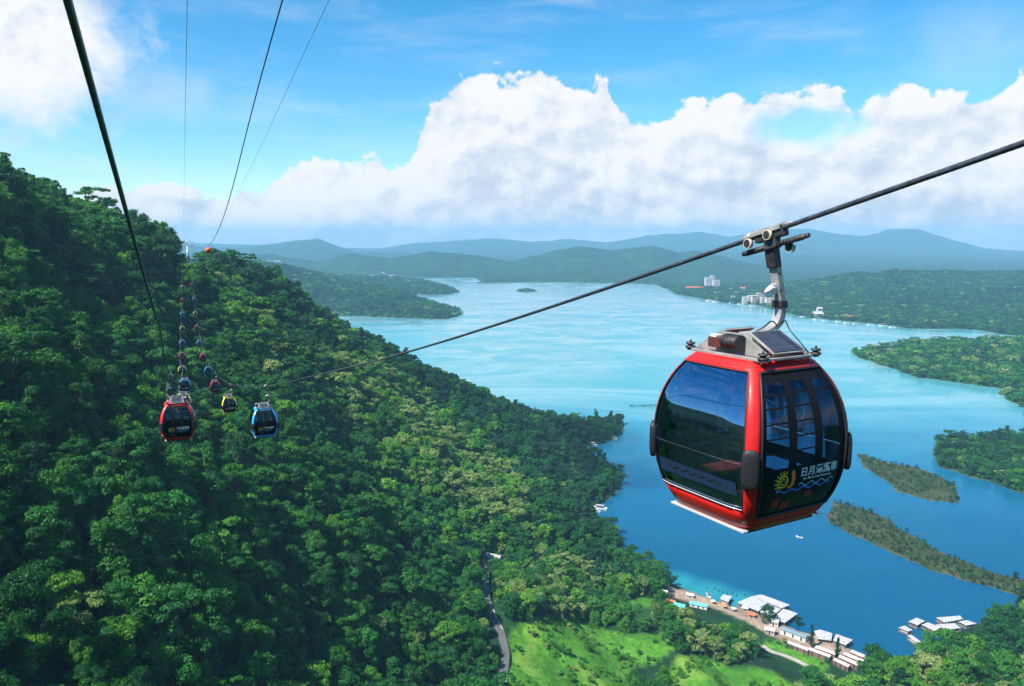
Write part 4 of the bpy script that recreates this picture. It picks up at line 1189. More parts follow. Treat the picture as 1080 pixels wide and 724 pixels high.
def make_cabin(colour, label):
    root = empty('cable_car_cabin'); tag(root, label, 'cable car', 'cabins of the ropeway')
    paint = PAINT[colour]
    body = link('body', make_body(), root)
    sol = body.modifiers.new('thickness', 'SOLIDIFY'); sol.thickness = 0.035; sol.offset = -1; sol.material_offset = 1; sol.material_offset_rim = 0
    body.material_slots[0].link = 'OBJECT'; body.material_slots[0].material = paint
    # windows: two big side panes (doors) and two end panes
    for f in (3, 1):
        w = face_patch(f, -.93, .93, 0.96, 2.04, -0.014).build('window', M_GLASS_S, root)
        w2 = face_patch(f, -.93, .93, 0.32, 0.945, -0.014).build('window', M_GLASS_S, root)
        g = MB(); outline_tube(g, f, -.92, .92, 0.33, 2.03, -0.004, 0.011); g.build('gasket', M_BLACK, w)
        r_ = MB(); r_.tube([surf(f, -.92 + 1.84 * k / 10, 0.952, 0.0) for k in range(11)], 0.005, 6); r_.build('rail', M_DSTEEL, w)
        r_ = MB(); r_.tube([surf(f, -.92 + 1.84 * k / 10, 0.335, 0.006) for k in range(11)], 0.007, 6); r_.build('sill', M_SILV, w2)
        band = decal(f, [[(-.70 + 1.4 * k / 12, .52), (-.70 + 1.4 * (k + 1) / 12, .52), (-.70 + 1.4 * (k + 1) / 12, .70), (-.70 + 1.4 * k / 12, .70)] for k in range(12)], -0.010)
        band.build('decal_band', principled('blue_film', (0.012, 0.03, 0.065), 0.25), w2)
        wv_ = decal(f, wave(-.5, .45, .62, .018, .016, 6), -0.006); wv_.quad([(0, 0, .5)] * 3) if False else None
        wv_.build('wave_mark', M_BLACK, w2)
        sg = -1 if surf(f, -.8, 1)[1] < 0 else 1
        face_patch(f, min(sg * .66, sg * .93), max(sg * .66, sg * .93), .97, 1.78, -0.03, 3, 12).build('door_pillar', M_DARK, w)
    for f in (0, 2):
        w = face_patch(f, -.88, .88, 0.20, 2.04, -0.014, 12, 20).build('window', M_GLASS_E, root)
        g = MB(); outline_tube(g, f, -.865, .865, 0.215, 2.025, -0.004, 0.02); g.build('gasket', M_BLACK, w)
        # dark printed bars of the end pane
        bars = MB()
        for s0, s1 in ((-.86, -.80), (-.40, -.22), (.20, .38), (.74, .86)):
            p = face_patch(f, s0, s1, 0.80, 2.02, -0.011, 3, 14); o_ = len(bars.v); bars.v += p.v; bars.f += [tuple(o_ + i for i in q) for q in p.f]; bars.sm += p.sm
        for z0, z1 in ((1.90, 2.02), (1.76, 1.785), (1.60, 1.625), (1.42, 1.44), (1.24, 1.26), (1.06, 1.08)):
            p = face_patch(f, -.86, .86 if z0 > 1.7 else .22, z0, z1, -0.0115, 12, 1); o_ = len(bars.v); bars.v += p.v; bars.f += [tuple(o_ + i for i in q) for q in p.f]; bars.sm += p.sm
        bars.build('mullion', M_BAR, w)
        low = face_patch(f, -.87, .87, 0.21, 0.81, -0.020, 12, 6).build('lower_panel', principled('smoked_panel', (0.010, 0.012, 0.018), 0.18), w)
        # emblem and lettering
        sun_ = ring(-.36, .685, .085, .020) + ring(-.36, .685, .045, .016, 40, 330) + [[(-.33, .677), (-.285, .677), (-.285, .693), (-.33, .693)]]
        for k, an in enumerate((95, 72, 118, 142, 165, 188, 212, 236)):
            t = rad(an); cx, cz_ = -.36 + .083 * math.cos(t), .685 + .083 * math.sin(t); ex, ez = math.cos(t), math.sin(t)
            Lr = .062
            sun_.append([(cx - ez * .009, cz_ + ex * .009), (cx + ez * .009, cz_ - ex * .009), (cx + ex * Lr + ez * .009, cz_ + ez * Lr - ex * .009), (cx + ex * Lr - ez * .009, cz_ + ez * Lr + ex * .009)])
        decal(f, sun_, -0.008).build('sun_emblem', M_YEL, w)
        decal(f, [[(-.235, .80), (-.21, .83), (-.175, .80), (-.155, .70), (-.165, .62), (-.20, .585), (-.26, .58), (-.285, .61), (-.235, .625), (-.215, .66), (-.22, .73)]][0:1], -0.0085).build('moon_emblem', M_ORANGE, w)
        link('lettering', text_mesh('lettering', '日月潭纜車', .135, f, .26, .715, M_LET, -0.008, 1.0, .0022), w)
        link('lettering', text_mesh('lettering', 'Sun Moon Lake Ropeway', .050, f, .24, .655, M_LET, -0.008, 1.0, .0006), w)
        decal(f, wave(-.08, .56, .595, .022, .020, 3.5), -0.008).build('wave_mark', M_CYAN, w)
        decal(f, wave(-.45, .50, .545, .018, .024, 4.5), -0.009).build('wave_mark', M_BLUEP, w)
        # seat seen through the lower pane
        for q_ in ([(-.50, .44), (-.34, .46), (-.36, .34), (-.44, .33)], [(-.30, .40), (-.16, .42), (-.16, .29), (-.32, .29)], [(.06, .49), (.22, .48), (.20, .40), (.09, .41)]):
            decal(f, [q_], -0.0085).build('red_mark', M_DRED, w)
    for zz_ in (.10, 2.085):
        sm_ = MB(); sm_.tube([surf(f, sg_, zz_, .0005) for f in range(4) for sg_ in SL[:-1]] + [surf(0, -1, zz_, .0005)], .0045, 5, cap=False); sm_.build('panel_seam', M_BLACK, body)
    # inside
    MB().box((0, 0, .055), (1.2, 1.2, .04)).build('floor', M_DARK, root)
    for sgn in (1, -1):
        st = MB().box((0, sgn * .50, .42), (1.25, .36, .08), bevel=.02).build('seat', M_SEAT, root)
        MB().box((0, sgn * .72, .62), (1.15, .05, .30), bevel=.02).build('backrest', M_DARK, st)
        MB().box((0, sgn * .55, .20), (1.15, .20, .34)).build('seat_box', M_DARK, st)
    # silver door steps
    for sx in (-1, 1):
        MB().box((sx * .66, 0, .005), (.09, 1.30, .028), bevel=.010).build('step', M_SILV, root)
    MB().box((0, 0, -.03), (1.18, 1.18, .04), bevel=.01).build('underside', M_DARK, root)
    # corner bumpers
    for f in range(4):
        p = Vector(surf(f, -1, .88)); a = math.atan2(p.y, p.x)
        bq = MB(); R_ = Matrix.Rotation(a, 3, 'Z')
        for j in range(13):
            ph = -math.pi / 2 + math.pi * j / 12
            for q in range(20):
                th = 2 * math.pi * q / 20
                se = lambda v, e: math.copysign(abs(v) ** e, v)
                loc_ = R_ @ Vector((.052 * se(math.cos(ph), .5) * se(math.cos(th), .6), .105 * se(math.cos(ph), .5) * se(math.sin(th), .6), .25 * se(math.sin(ph), .6)))
                bq.v.append((p.x + loc_.x, p.y + loc_.y, .90 + loc_.z))
        for j in range(12):
            for q in range(20):
                bq.f.append((j * 20 + q, j * 20 + (q + 1) % 20, (j + 1) * 20 + (q + 1) % 20, (j + 1) * 20 + q)); bq.sm.append(True)
        bq.build('bumper', M_BLACK, root)
    # roof: rails, side plates, solar panels, buffers
    fr = MB()
    for sx in (-1, 1): fr.box((sx * .46, 0, 2.175), (.07, 1.30, .045), bevel=.008)
    for sy in (-1, 1): fr.box((0, sy * .60, 2.178), (.99, .06, .04), bevel=.008)
    fr.box((0, 0, 2.35), (.30, .30, .30), taper=.75)
    frame = fr.build('roof_frame', M_GALV, root)
    for sx in (-1, 1):
        pm = MB(); x0, x1 = sx * .335 - .018, sx * .335 + .018
        prof = [(-.60, 2.19), (.60, 2.19), (.60, 2.23), (.17, 2.52), (-.17, 2.52), (-.60, 2.23)]
        i = len(pm.v); pm.v += [(x0, y, z) for y, z in prof] + [(x1, y, z) for y, z in prof]; n = len(prof)
        pm.f.append(tuple(range(n))[::-1]); pm.f.append(tuple(range(n, 2 * n))); pm.sm += [False, False]
        for k in range(n): pm.f.append((k, (k + 1) % n, n + (k + 1) % n, n + k)); pm.sm.append(False)
        pm.build('side_plate', M_GALV, frame)
    for sy in (-1, 1):
        ang_ = math.atan2(.30, .43)
        R = Matrix.Rotation(sy * -ang_, 3, 'X')
        c = (0, sy * .40, 2.395)
        pf = MB().box(c, (.54, .50, .026), R, bevel=.006).build('solar_panel', M_GALV, root)
        MB().box((c[0], c[1] + sy * .012, c[2] + .018), (.49, .45, .012), R).build('solar_cells', M_PANEL, pf)
    for sx in (-1, 1):
        for sy in (-1, 1):
            bf = MB()
            bf.cyl((sx * .46, sy * .62, 2.19), (sx * .46, sy * .62, 2.225), .065).cyl((sx * .46, sy * .62, 2.225), (sx * .46, sy * .62, 2.255), .035).cyl((sx * .46, sy * .62, 2.255), (sx * .46, sy * .62, 2.285), .060).cyl((sx * .46, sy * .62, 2.285), (sx * .46, sy * .62, 2.335), .012)
            bf.build('buffer', M_DSTEEL, root)
    MB().box((-.44, .14, 2.36), (.15, .22, .17), bevel=.012).build('control_box', principled('brown_box', (0.09, 0.03, 0.02), 0.5), root)
    MB().box((-.455, .17, 2.42), (.10, .10, .12), bevel=.01).build('box_cover', M_WHITE, root)
    mt = MB(); mt.cyl((-.44, .02, 2.40), (-.44, -.24, 2.40), .105, 20)
    for k in range(5): mt.cyl((-.44, -.01 - .05 * k, 2.40), (-.44, -.03 - .05 * k, 2.40), .115, 20)
    mt.build('motor', M_DSTEEL, root)
    # hanger arm: flat box section leaning out and curving back in to the frame
    pts = catmull([(.40, 0, 3.52), (.44, 0, 3.35), (.485, 0, 3.10), (.515, 0, 2.90), (.51, 0, 2.74), (.43, 0, 2.60), (.28, 0, 2.50), (.08, 0, 2.44)], 5)
    am_ = MB(); wA, dA = .085, .13
    sect = []
    for k, p in enumerate(pts):
        t = (pts[min(k + 1, len(pts) - 1)] - pts[max(k - 1, 0)]).normalized(); nx = Vector((-t.z, 0, t.x)).normalized()
        wk = wA * (1.0 + .25 * max(0, (p.z - 3.3)) / .3)
        sect.append([p + nx * wk / 2 + Vector((0, dA / 2, 0)), p + nx * wk / 2 - Vector((0, dA / 2, 0)), p - nx * wk / 2 - Vector((0, dA / 2, 0)), p - nx * wk / 2 + Vector((0, dA / 2, 0))])
    for a, c in zip(sect[:-1], sect[1:]):
        for q in range(4): am_.quad([a[q], a[(q + 1) % 4], c[(q + 1) % 4], c[q]])
    am_.quad(sect[0][::-1]); am_.quad(sect[-1])
    am = am_.build('hanger_arm', M_GALV, root)
    # dark head of the arm, clamp band and sensor
    MB().box((.415, 0, 3.42), (.125, .15, .30), Matrix.Rotation(-.16, 3, 'Y'), bevel=.015).build('arm_head', M_DSTEEL, am)
    MB().box((.515, 0, 2.84), (.115, .17, .085), bevel=.008).build('clamp_band', M_DSTEEL, am)
    sn = MB(); sn.tube([(.47, 0, 3.02), (.36, 0, 3.03), (.30, 0, 3.00), (.24, 0, 2.985)], [.02, .038, .030, .004], 10); sn.box((.42, 0, 3.02), (.08, .03, .12), bevel=.008)
    sn.build('sensor', M_WHITE, am)
    for k in range(3): MB().cyl((.445, -.085, 3.2 - .2 * k), (.445, -.075, 3.2 - .2 * k), .014, 8).build('bolt', M_DSTEEL, am)
    hz = MB(); hz.tube(catmull([(.47, -.06, 2.62), (.36, -.22, 2.66), (.26, -.38, 2.56), (.30, -.55, 2.34), (.36, -.60, 2.22)], 6), .009, 6)
    hz.tube(catmull([(.40, -.05, 2.58), (.20, -.15, 2.66), (.02, -.20, 2.62), (-.12, -.15, 2.52)], 6), .009, 6)
    hz.build('power_lead', M_BLACK, root)
    # grip: its own origin on the rope so that it can follow the slope
    gr = MB()
    gr.box((0, 0, -.045), (.10, .46, .10), bevel=.02)
    gr.box((0, 0, -.13), (.12, .18, .16), bevel=.02)
    grip = gr.build('grip', M_DSTEEL, root); grip.location = (.40, 0, 3.63)
    jw = MB(); jw.box((-.01, .03, .045), (.11, .50, .028), bevel=.010)
    jw.box((-.065, .03, .015), (.022, .46, .05), bevel=.008); jw.tube([(-.01, .26, .035), (-.01, .40, .012), (-.01, .47, -.005)], [.045, .035, .02], 10)
    jw.tube([(-.01, -.22, .035), (-.01, -.34, .015), (-.01, -.40, .0)], [.045, .035, .02], 10)
    jw.build('jaw', M_GALV, grip)
    for yy, zz, xx in ((.30, -.075, -.09), (-.03, -.045, -.10), (-.20, -.235, .06)):
        wh = MB(); wh.cyl((xx - .02, yy, zz), (xx + .03, yy, zz), .060, 24); wh.build('wheel', M_CREAM, grip)
        hb_ = MB(); hb_.cyl((xx - .028, yy, zz), (xx - .018, yy, zz), .030, 16); hb_.cyl((xx - .023, yy, zz), (xx - .0205, yy, zz), .050, 24)
        hb_.build('hub', M_DSTEEL, grip)
    sp_ = MB(); sp_.cyl((.0, -.50, -.17), (.0, -.12, -.17), .030, 14); sp_.cyl((.0, .10, -.17), (.0, .48, -.17), .030, 14)
    for k in range(7): sp_.cyl((.0, -.16 - .045 * k, -.17), (.0, -.175 - .045 * k, -.17), .037, 14); sp_.cyl((.0, .14 + .045 * k, -.17), (.0, .155 + .045 * k, -.17), .037, 14)
    sp_.cyl((.0, -.54, -.17), (.0, -.50, -.17), .028, 14); sp_.build('spring', M_DSTEEL, grip)
    # final proportions: barrel 1.95 m high, hanger 1.37 m above the roof
    def fix(o):
        for v in o.data.vertices:
            x, y, z = v.co
            zz = z * .905 if z <= 2.16 else (1.955 + (z - 2.16) * .74 if z < 2.6 else 2.2806 + (z - 2.6) * 1.044)
            if z <= 2.16: v.co = (x * .95, y * .95, zz)
            else:
                k = min(1, max(0, (z - 2.6) / .9)); v.co = (x * .95 - .11 * k, y * .95, zz)
        for ch in o.children: fix(ch)
    for ch in root.children:
        if ch is not grip: fix(ch)
    grip.location = (GRIP_X, 0, GRIP_H)
    return root
big = make_cabin('red', 'large glossy red cabin with tinted windows hanging from the rope over the lake')
def set_colour(root, colour):
    for ch in root.children:
        if ch.name.split('.')[0] == 'body': ch.material_slots[0].link = 'OBJECT'; ch.material_slots[0].material = PAINT[colour]
def hang(root, g, azm, flip, slope):
    U, V = uv(azm)
    side = -1 if flip else 1
    root.location = g - V * GRIP_X * side - Vector((0, 0, GRIP_H))
    root.rotation_euler = (0, 0, -azm + (math.pi if flip else 0))
    for ch in root.children:
        if ch.name.split('.')[0] == 'grip': ch.rotation_euler = (math.atan(slope) * side, 0, 0)
s0, z0 = on_plane(813, 244, AZR, 6.8)
hang(big, UR * s0 + VR * 6.8 + Vector((0, 0, float(np.polyval(qR, s0)) - .0)), AZR - rad(6), False, float(np.polyval(np.polyder(qR), s0)))
names_r = ['bright blue cabin hanging lowest on the right-hand line, at the bottom of the sagging rope',
           'yellow cabin on the right-hand line, just uphill of the lowest blue cabin',
           'small red cabin on the right-hand line, next uphill of the yellow one',
           'small blue cabin on the right-hand line, directly above the small red cabin',
           'tiny salmon red cabin on the right-hand line, third uphill of the yellow cabin',
           'tiny blue cabin on the right-hand line, fourth uphill of the yellow cabin',
           'tiny red cabin halfway up the right-hand line, between a blue and a yellow cabin',
           'tiny yellow cabin high on the right-hand line, the upper one of its two yellow cabins',
           'tiny blue cabin high on the right-hand line, topmost blue one there',
           'tiny orange red cabin high on the right-hand line, second below the pylon',
           'tiny red cabin on the right-hand line, topmost before the pylon']
names_l = ['red cabin with sun emblem and solar panel, nearest and largest of the left-hand line',
           'yellow cabin half hidden behind the nearest red cabin of the left-hand line',
           'blue cabin on the left-hand line, just above the half hidden yellow cabin',
           'small pale yellow cabin on the left-hand line, second yellow one going uphill',
           'small salmon red cabin on the left-hand line, second red one going uphill',
           'tiny blue cabin on the left-hand line, second blue one going uphill',
           'tiny yellow cabin on the left-hand line, third yellow one going uphill',
           'tiny blue cabin on the left-hand line, third blue one going uphill',
           'tiny salmon red cabin on the left-hand line, third red one going uphill',
           'tiny cream yellow cabin on the left-hand line, second below the pylon',
           'tiny blue cabin on the left-hand line, topmost before the pylon']
for (c, g), nm, pts_ in [(a, b_, right_pts) for a, b_ in zip(right_grips, names_r)]:
    o = copy_tree(big); tag(o, nm, 'cable car'); set_colour(o, c); hang(o, g, AZR, False, -0.12)
for (c, g), nm in zip(left_grips, names_l):
    o = copy_tree(big); tag(o, nm, 'cable car'); set_colour(o, c); hang(o, g, AZL, True, -0.12)

# ------------------------------------------------------------------ pylon at the saddle
M_PYL = principled('painted_pylon_steel', (0.42, 0.47, 0.48), 0.5, noise=0.15, nscale=1)
tc_ = (tow_l + tow_r) / 2; tz = gz(tc_.x, tc_.y)
py_ = empty('ropeway_pylon', (tc_.x, tc_.y, tz)); py_.rotation_euler = (0, 0, -AZL)
tag(py_, 'grey steel ropeway pylon with wide crossarms standing on the forested saddle', 'pylon')
hh = tow_l.z - tz
MB().tube([(0, 0, -1), (0, 0, hh * .5), (0, 0, hh + 1.2)], [1.0, .8, .6], 12).build('mast', M_PYL, py_)
MB().box((0, 0, hh + 1.0), (9.2, .9, .9)).build('crossarm', M_PYL, py_)
for sx in (-1, 1):
    a = MB(); xx = sx * (tow_r - tow_l).length / 2
    a.box((xx, 0, hh - .2), (.5, 5.0, .5)); 
    for k in range(6): a.cyl((xx - .2, -2.2 + .88 * k, hh - .35), (xx + .2, -2.2 + .88 * k, hh - .35), .28, 12)
    a.build('sheave_train', M_PYL, py_)
    MB().box((xx, 0, hh + 2.4), (.25, .25, 2.4)).build('post', M_PYL, py_)
    MB().tube([(xx, 0, hh + 3.5), (0, 0, hh + 5.2)], .12, 6).build('brace', M_PYL, py_)
MB().box((0, 0, hh + 3.4), (9.0, .3, .3)).build('upper_crossarm', M_PYL, py_)
MB().tube([(0, 0, hh + 1.2), (0, 0, hh + 5.6)], .22, 8).build('mast_head', M_PYL, py_)

# ------------------------------------------------------------------ overhead wires and marker ball
M_WIRE = principled('dark_wire', (0.05, 0.08, 0.14), 0.5)
M_WIRE2 = principled('pale_wire', (0.30, 0.48, 0.62), 0.6)
def wire(pts, r, mat, label):
    P = catmull(pts, 24); o = MB().tube(P, r, 6).build('overhead_wire', mat); return tag(o, label, 'wire')
a0 = at(298, 0, 22.5); b0 = at(221.5, 258, 79)
wire([a0 + (a0 - b0) * 1.2 + Vector((0, 0, 1.5)), a0, b0, at(209, 261, 300), at(198, 256, TOWER_Y)], .022, M_WIRE, 'dark overhead wire running steeply down to the orange marker ball')
a1 = at(347, 0, 26); b1 = at(250, 205, 120)
wire([a1 + (a1 - b1) * .6, a1, b1, at(225, 248, 320), at(200, 256, TOWER_Y)], .012, M_WIRE2, 'faint thin wire in the sky, rightmost of the overhead wires')
a2 = at(197.5, 0, 26); b2_ = at(194.3, 190, 120)
wire([a2 + (a2 - b2_) * .6, a2, b2_, at(194, 246, 320), at(194.5, 256, TOWER_Y)], .012, M_WIRE2, 'faint thin nearly vertical wire in the sky above the pylon')
ball = bpy.data.meshes.new('marker_ball'); bm = bmesh.new(); bmesh.ops.create_uvsphere(bm, u_segments=28, v_segments=16, radius=.28)
for v in bm.verts:
    if abs(v.co.z) < .02: v.co.xy *= 1.05
bm.to_mesh(ball); bm.free(); ball.polygons.foreach_set('use_smooth', [True] * len(ball.polygons)); ball.materials.append(principled('orange_ball', (0.75, 0.09, 0.02), 0.45))
bo = link('marker_ball', ball); bo.location = at(219.5, 264, 80); tag(bo, 'orange red marker ball at the lower end of the dark overhead wire', 'marker ball')

# ================================================================== jetties and floating platforms
m, nt, out = new_mat('ribbed_white_roof')
b = N(nt, 'ShaderNodeBsdfPrincipled'); b.inputs['Roughness'].default_value = 0.5
geo = N(nt, 'ShaderNodeNewGeometry'); mp = N(nt, 'ShaderNodeMapping'); mp.inputs['Rotation'].default_value = (0, 0, .5)
L(nt, geo.outputs['Position'], mp.inputs[0])
br = N(nt, 'ShaderNodeTexBrick'); br.offset = 0.0; br.inputs['Scale'].default_value = 1.0; br.inputs['Brick Width'].default_value = 1.6; br.inputs['Row Height'].default_value = 2.4; br.inputs['Mortar Size'].default_value = .10
br.inputs['Color1'].default_value = (.52, .52, .53, 1); br.inputs['Color2'].default_value = (.38, .39, .42, 1); br.inputs['Mortar'].default_value = (.17, .18, .20, 1)
L(nt, mp.outputs[0], br.inputs['Vector'])
nn = N(nt, 'ShaderNodeTexNoise'); nn.inputs['Scale'].default_value = .5; nn.inputs['Detail'].default_value = 5; L(nt, geo.outputs['Position'], nn.inputs['Vector'])
L(nt, mixc(nt, maprange(nt, nn.outputs[0], .45, .7, 0, .6), br.outputs['Color'], (.40, .38, .36)), b.inputs['Base Color']); L(nt, b.outputs[0], out.inputs[0]); M_RIB = m
M_RIB_G = principled('grey_ribbed_roof', (.40, .38, .40), .6, noise=.35, nscale=.8)
M_BLUEG = principled('blue_grey_roof', (.16, .24, .28), .5, noise=.15, nscale=.5)
M_WOOD = principled('weathered_timber', (.20, .14, .10), .85, noise=.3, nscale=1.5)
M_PINK = principled('pinkish_sheeting', (.50, .42, .40), .6, noise=.2, nscale=.7)
M_RUST = principled('rusty_red_edge', (.20, .10, .08), .7, noise=.3, nscale=1)
M_WALLW = principled('white_plaster', (.58, .57, .55), .8, noise=.12, nscale=.3)
M_WALLV = principled('weathered_plaster', (.36, .36, .35), .8, noise=.2, nscale=.3)
M_WIN = principled('dark_window', (.04, .06, .08), .15)
M_TEAL = principled('teal_sheet_roof', (.10, .42, .42), .5, noise=.15, nscale=.6)
M_REDROOF = principled('orange_red_roof', (.55, .12, .05), .6, noise=.2, nscale=.6)
M_TERR = principled('salmon_wall', (.55, .40, .34), .8, noise=.1, nscale=.3)
def shrink(poly, k):
    c = sum((Vector((p[0], p[1])) for p in poly), Vector((0, 0))) / len(poly)
    return [tuple(c + (Vector((p[0], p[1])) - c) * k) for p in poly]
def ccw(poly):
    a = sum(p[0] * q[1] - q[0] * p[1] for p, q in zip(poly, poly[1:] + poly[:1]))
    return poly if a > 0 else poly[::-1]
def platform(px, label, roofh=2.4, mat=None, group='floating platforms at the jetties', roof=True):
    poly = ccw([(onz(*p, .6 + roofh).x, onz(*p, .6 + roofh).y) for p in px])
    c = sum((Vector(p) for p in poly), Vector((0, 0))) / len(poly)
    root = empty('floating_platform', (c.x, c.y, 0)); tag(root, label, 'platform', group)
    loc = [(p[0] - c.x, p[1] - c.y) for p in poly]
    MB().prism(loc, -.3, .5).build('deck', M_WOOD, root)
    if roof:
        MB().prism(shrink(loc, .97), roofh + .45, roofh + .6).build('roof', mat or M_RIB, root)
        for p in shrink(loc, .9): MB().box((p[0], p[1], roofh / 2 + .45), (.25, .25, roofh - .1)).build('post', M_WOOD, root)
        w_ = shrink(loc, .6); MB().prism(w_, .5, roofh + .40).build('hut_wall', M_WALLW, root)
    return root
PL = [
 ([(792.6, 628.9), (803, 627), (834, 638.2), (825, 642)], 'long white-roofed floating platform at the outer edge of the main jetty', M_RIB),
 ([(826.3, 641.9), (841.9, 647), (827.6, 657.4), (814.6, 652.2)], 'square pale-roofed floating platform at the right end of the main jetty', M_RIB),
 ([(777, 635.4), (792.6, 628.9), (810.2, 636.4), (800.0, 645.3)], 'white-roofed floating platform at the left end of the main jetty', M_RIB),
 ([(801.2, 645.5), (811.2, 637), (824, 642.5), (814, 651.4)], 'white-roofed floating platform behind the lone tree on the jetty', M_RIB),
 ([(759, 631.5), (763, 627), (772.5, 629), (768, 635.4)], 'small white floating landing stage in the turquoise shallows', M_RIB),
 ([(858.3, 665.6), (864.8, 664), (878, 668), (877, 676), (862, 674)], 'mottled pale floating platform beside the two thin dark trees', M_RIB_G),
 ([(881.7, 668.5), (899.8, 675), (892, 680.8), (878.5, 675.5)], 'pale grey floating platform at the tip of the lower jetty', M_RIB_G),
 ([(957.8, 655.7), (966.8, 651.5), (975.8, 655), (967.5, 659.9)], 'diamond-shaped brownish raft at the left of the right-hand raft group', M_RIB_G),
 ([(947.4, 662), (954.3, 659.9), (962.6, 664.7), (957.8, 666.4)], 'small grey raft farthest left in the right-hand raft group', M_RIB_G),
 ([(956.4, 670.3), (961.3, 669.6), (973.3, 678), (967.5, 678.9)], 'narrow grey raft below the rest of the right-hand raft group', M_RIB_G),
 ([(971.7, 659.0), (978.6, 656.4), (993.3, 661.8), (985.6, 666)], 'brownish grey raft in the middle of the right-hand raft group', M_RIB_G),
 ([(987, 651.5), (1013, 649.4), (1016, 653), (995.3, 657)], 'long pale raft farthest out in the right-hand raft group', M_RIB),
 ([(986.6, 658.8), (1007, 657.3), (1014, 662.6), (996.7, 664.7)], 'wide pale grey raft in front of the long one in the right-hand group', M_RIB),
 ([(1010.6, 655.4), (1020, 654.3), (1030.7, 657.8), (1019, 660)], 'small pale raft farthest right in the right-hand raft group', M_RIB),
 ([(656.3, 578), (660.9, 577), (670.4, 589.5), (662, 589.5)], 'grey-roofed boathouse platform under the dark trees of the headland', M_RIB_G),
]
for px, lb, mt_ in PL:
    right = px[0][0] > 940
    platform(px, lb, 1.6 if right else 2.4, mt_, 'rafts off the right-hand shore' if right else 'floating platforms at the jetties')
def strip_px(a, b_, wpx, lift):
    A = Vector(onz(*a, lift)); Bv = Vector(onz(*b_, lift)); d = (Bv - A).normalized(); n_ = Vector((-d.y, d.x, 0)); return A, Bv, d, n_
def shed(a, b_, wm, label, roofm, wallm, h=2.6, group='long sheds on the shore'):
    gh = hit(*[(p + q) / 2 for p, q in zip(a, b_)]).z
    A, Bv, d, n_ = strip_px(a, b_, 0, gh + h)
    c = (A + Bv) / 2; Ln = (Bv - A).length
    root = empty('long_shed', (c.x, c.y, gh), math.atan2(d.y, d.x)); tag(root, label, 'shed', group)
    MB().box((0, 0, h / 2 - .4), (Ln, wm * .9, h + .6)).build('wall', wallm, root)
    rf = MB()
    for sgn in (-1, 1):
        rf.quad([(-Ln / 2 - .2, 0, h + .75), (Ln / 2 + .2, 0, h + .75), (Ln / 2 + .2, sgn * wm * .55, h + .1), (-Ln / 2 - .2, sgn * wm * .55, h + .1)][::sgn])
        rf.quad([(-Ln / 2 - .2, 0, h + .62), (Ln / 2 + .2, 0, h + .62), (Ln / 2 + .2, sgn * wm * .55, h - .03), (-Ln / 2 - .2, sgn * wm * .55, h - .03)][::-sgn])
    rf.build('roof', roofm, root)
    for k in range(3): MB().box((-Ln / 2 + Ln * (k + .5) / 3, -wm * .46, h * .45), (1.0, .08, 1.9)).build('door', M_WIN, root)
shed((825, 662.5), (851, 672), 3.8, 'long blue-grey roofed boathouse on the shore, left of the thin dark trees', M_BLUEG, M_WALLW, 2.8)
shed((832, 677.5), (853, 685.5), 2.8, 'long white shed nearest the pale footpath', M_PINK, M_RUST)
shed((854, 684.5), (876, 692.5), 2.8, 'long pinkish white shed between the two thin dark trees', M_PINK, M_RUST)
shed((861, 682.5), (881.5, 689.5), 3.0, 'long pale shed just behind the pinkish one between the thin dark trees', M_PINK, M_RUST)
shed((898.5, 687), (917.5, 695), 3.0, 'pinkish long shed closest to the water in the row of four', M_PINK, M_RUST)
shed((890.5, 689.2), (911, 697.8), 3.0, 'pinkish long shed second from the water in the row of four', M_PINK, M_RUST)
shed((886, 692.5), (905.5, 701), 3.0, 'pinkish long shed third from the water in the row of four', M_PINK, M_RUST)
shed((880.5, 695.5), (896, 703), 2.8, 'shortest pinkish shed, farthest from the water in the row of four', M_PINK, M_RUST)
# huts, awnings and bits along the promenade
def hut(px, py, w, d, h, roofm, wallm, label, cat='hut', rz=-.45, name='hut'):
    p = hit(px, py); root = empty(name, (p.x, p.y, p.z - .2), rz); tag(root, label, cat)
    MB().box((0, 0, h / 2), (w, d, h)).build('wall', wallm, root)
    rf = MB()
    for sgn in (-1, 1):
        rf.quad([(-w / 2 - .4, 0, h + d * .28), (w / 2 + .4, 0, h + d * .28), (w / 2 + .4, sgn * (d / 2 + .4), h - .1), (-w / 2 - .4, sgn * (d / 2 + .4), h - .1)][::sgn])
    for sx in (-1, 1): rf.quad([(sx * w / 2, -d / 2, h), (sx * w / 2, d / 2, h), (sx * w / 2, 0, h + d * .27)][::sx])
    rf.build('roof', roofm, root)
    MB().box((0, -d / 2, h * .42), (1.0, .10, h * .8)).build('door', M_WIN, root)
    for sx in (-1, 1): MB().box((sx * w * .3, -d / 2, h * .55), (.9, .10, .9)).build('window', M_WIN, root)
hut(707, 639, 5.5, 4.5, 2.8, M_REDROOF, M_WALLW, 'small hut with an orange red roof between the bushes near the shallows')
hut(716, 642, 7, 4, 2.4, M_TEAL, M_WALLW, 'low hut with a teal roof just right of the red-roofed hut')
hut(737, 641, 10, 3.5, 2.4, M_TEAL, M_WALLW, 'long teal-roofed stall row along the salmon promenade')
hut(816, 659, 5, 4, 2.8, M_RIB_G, M_WALLW, 'small grey-roofed hut at the shore end of the main jetty')
hut(812, 668, 5, 4, 2.8, M_RIB_G, M_TERR, 'small salmon-walled hut at the top of the pale footpath')
hut(793, 651, 3.4, 3.0, 2.2, M_REDROOF, M_TERR, 'orange canopy stall beside the lone tree')
hut(786, 644, 3.0, 2.6, 2.2, M_WHITE, M_WALLW, 'small white stall on the promenade beside the platforms')
hut(700, 627, 4.0, 3.0, 2.2, M_WHITE, M_WALLW, 'small white stall at the left end of the promenade')
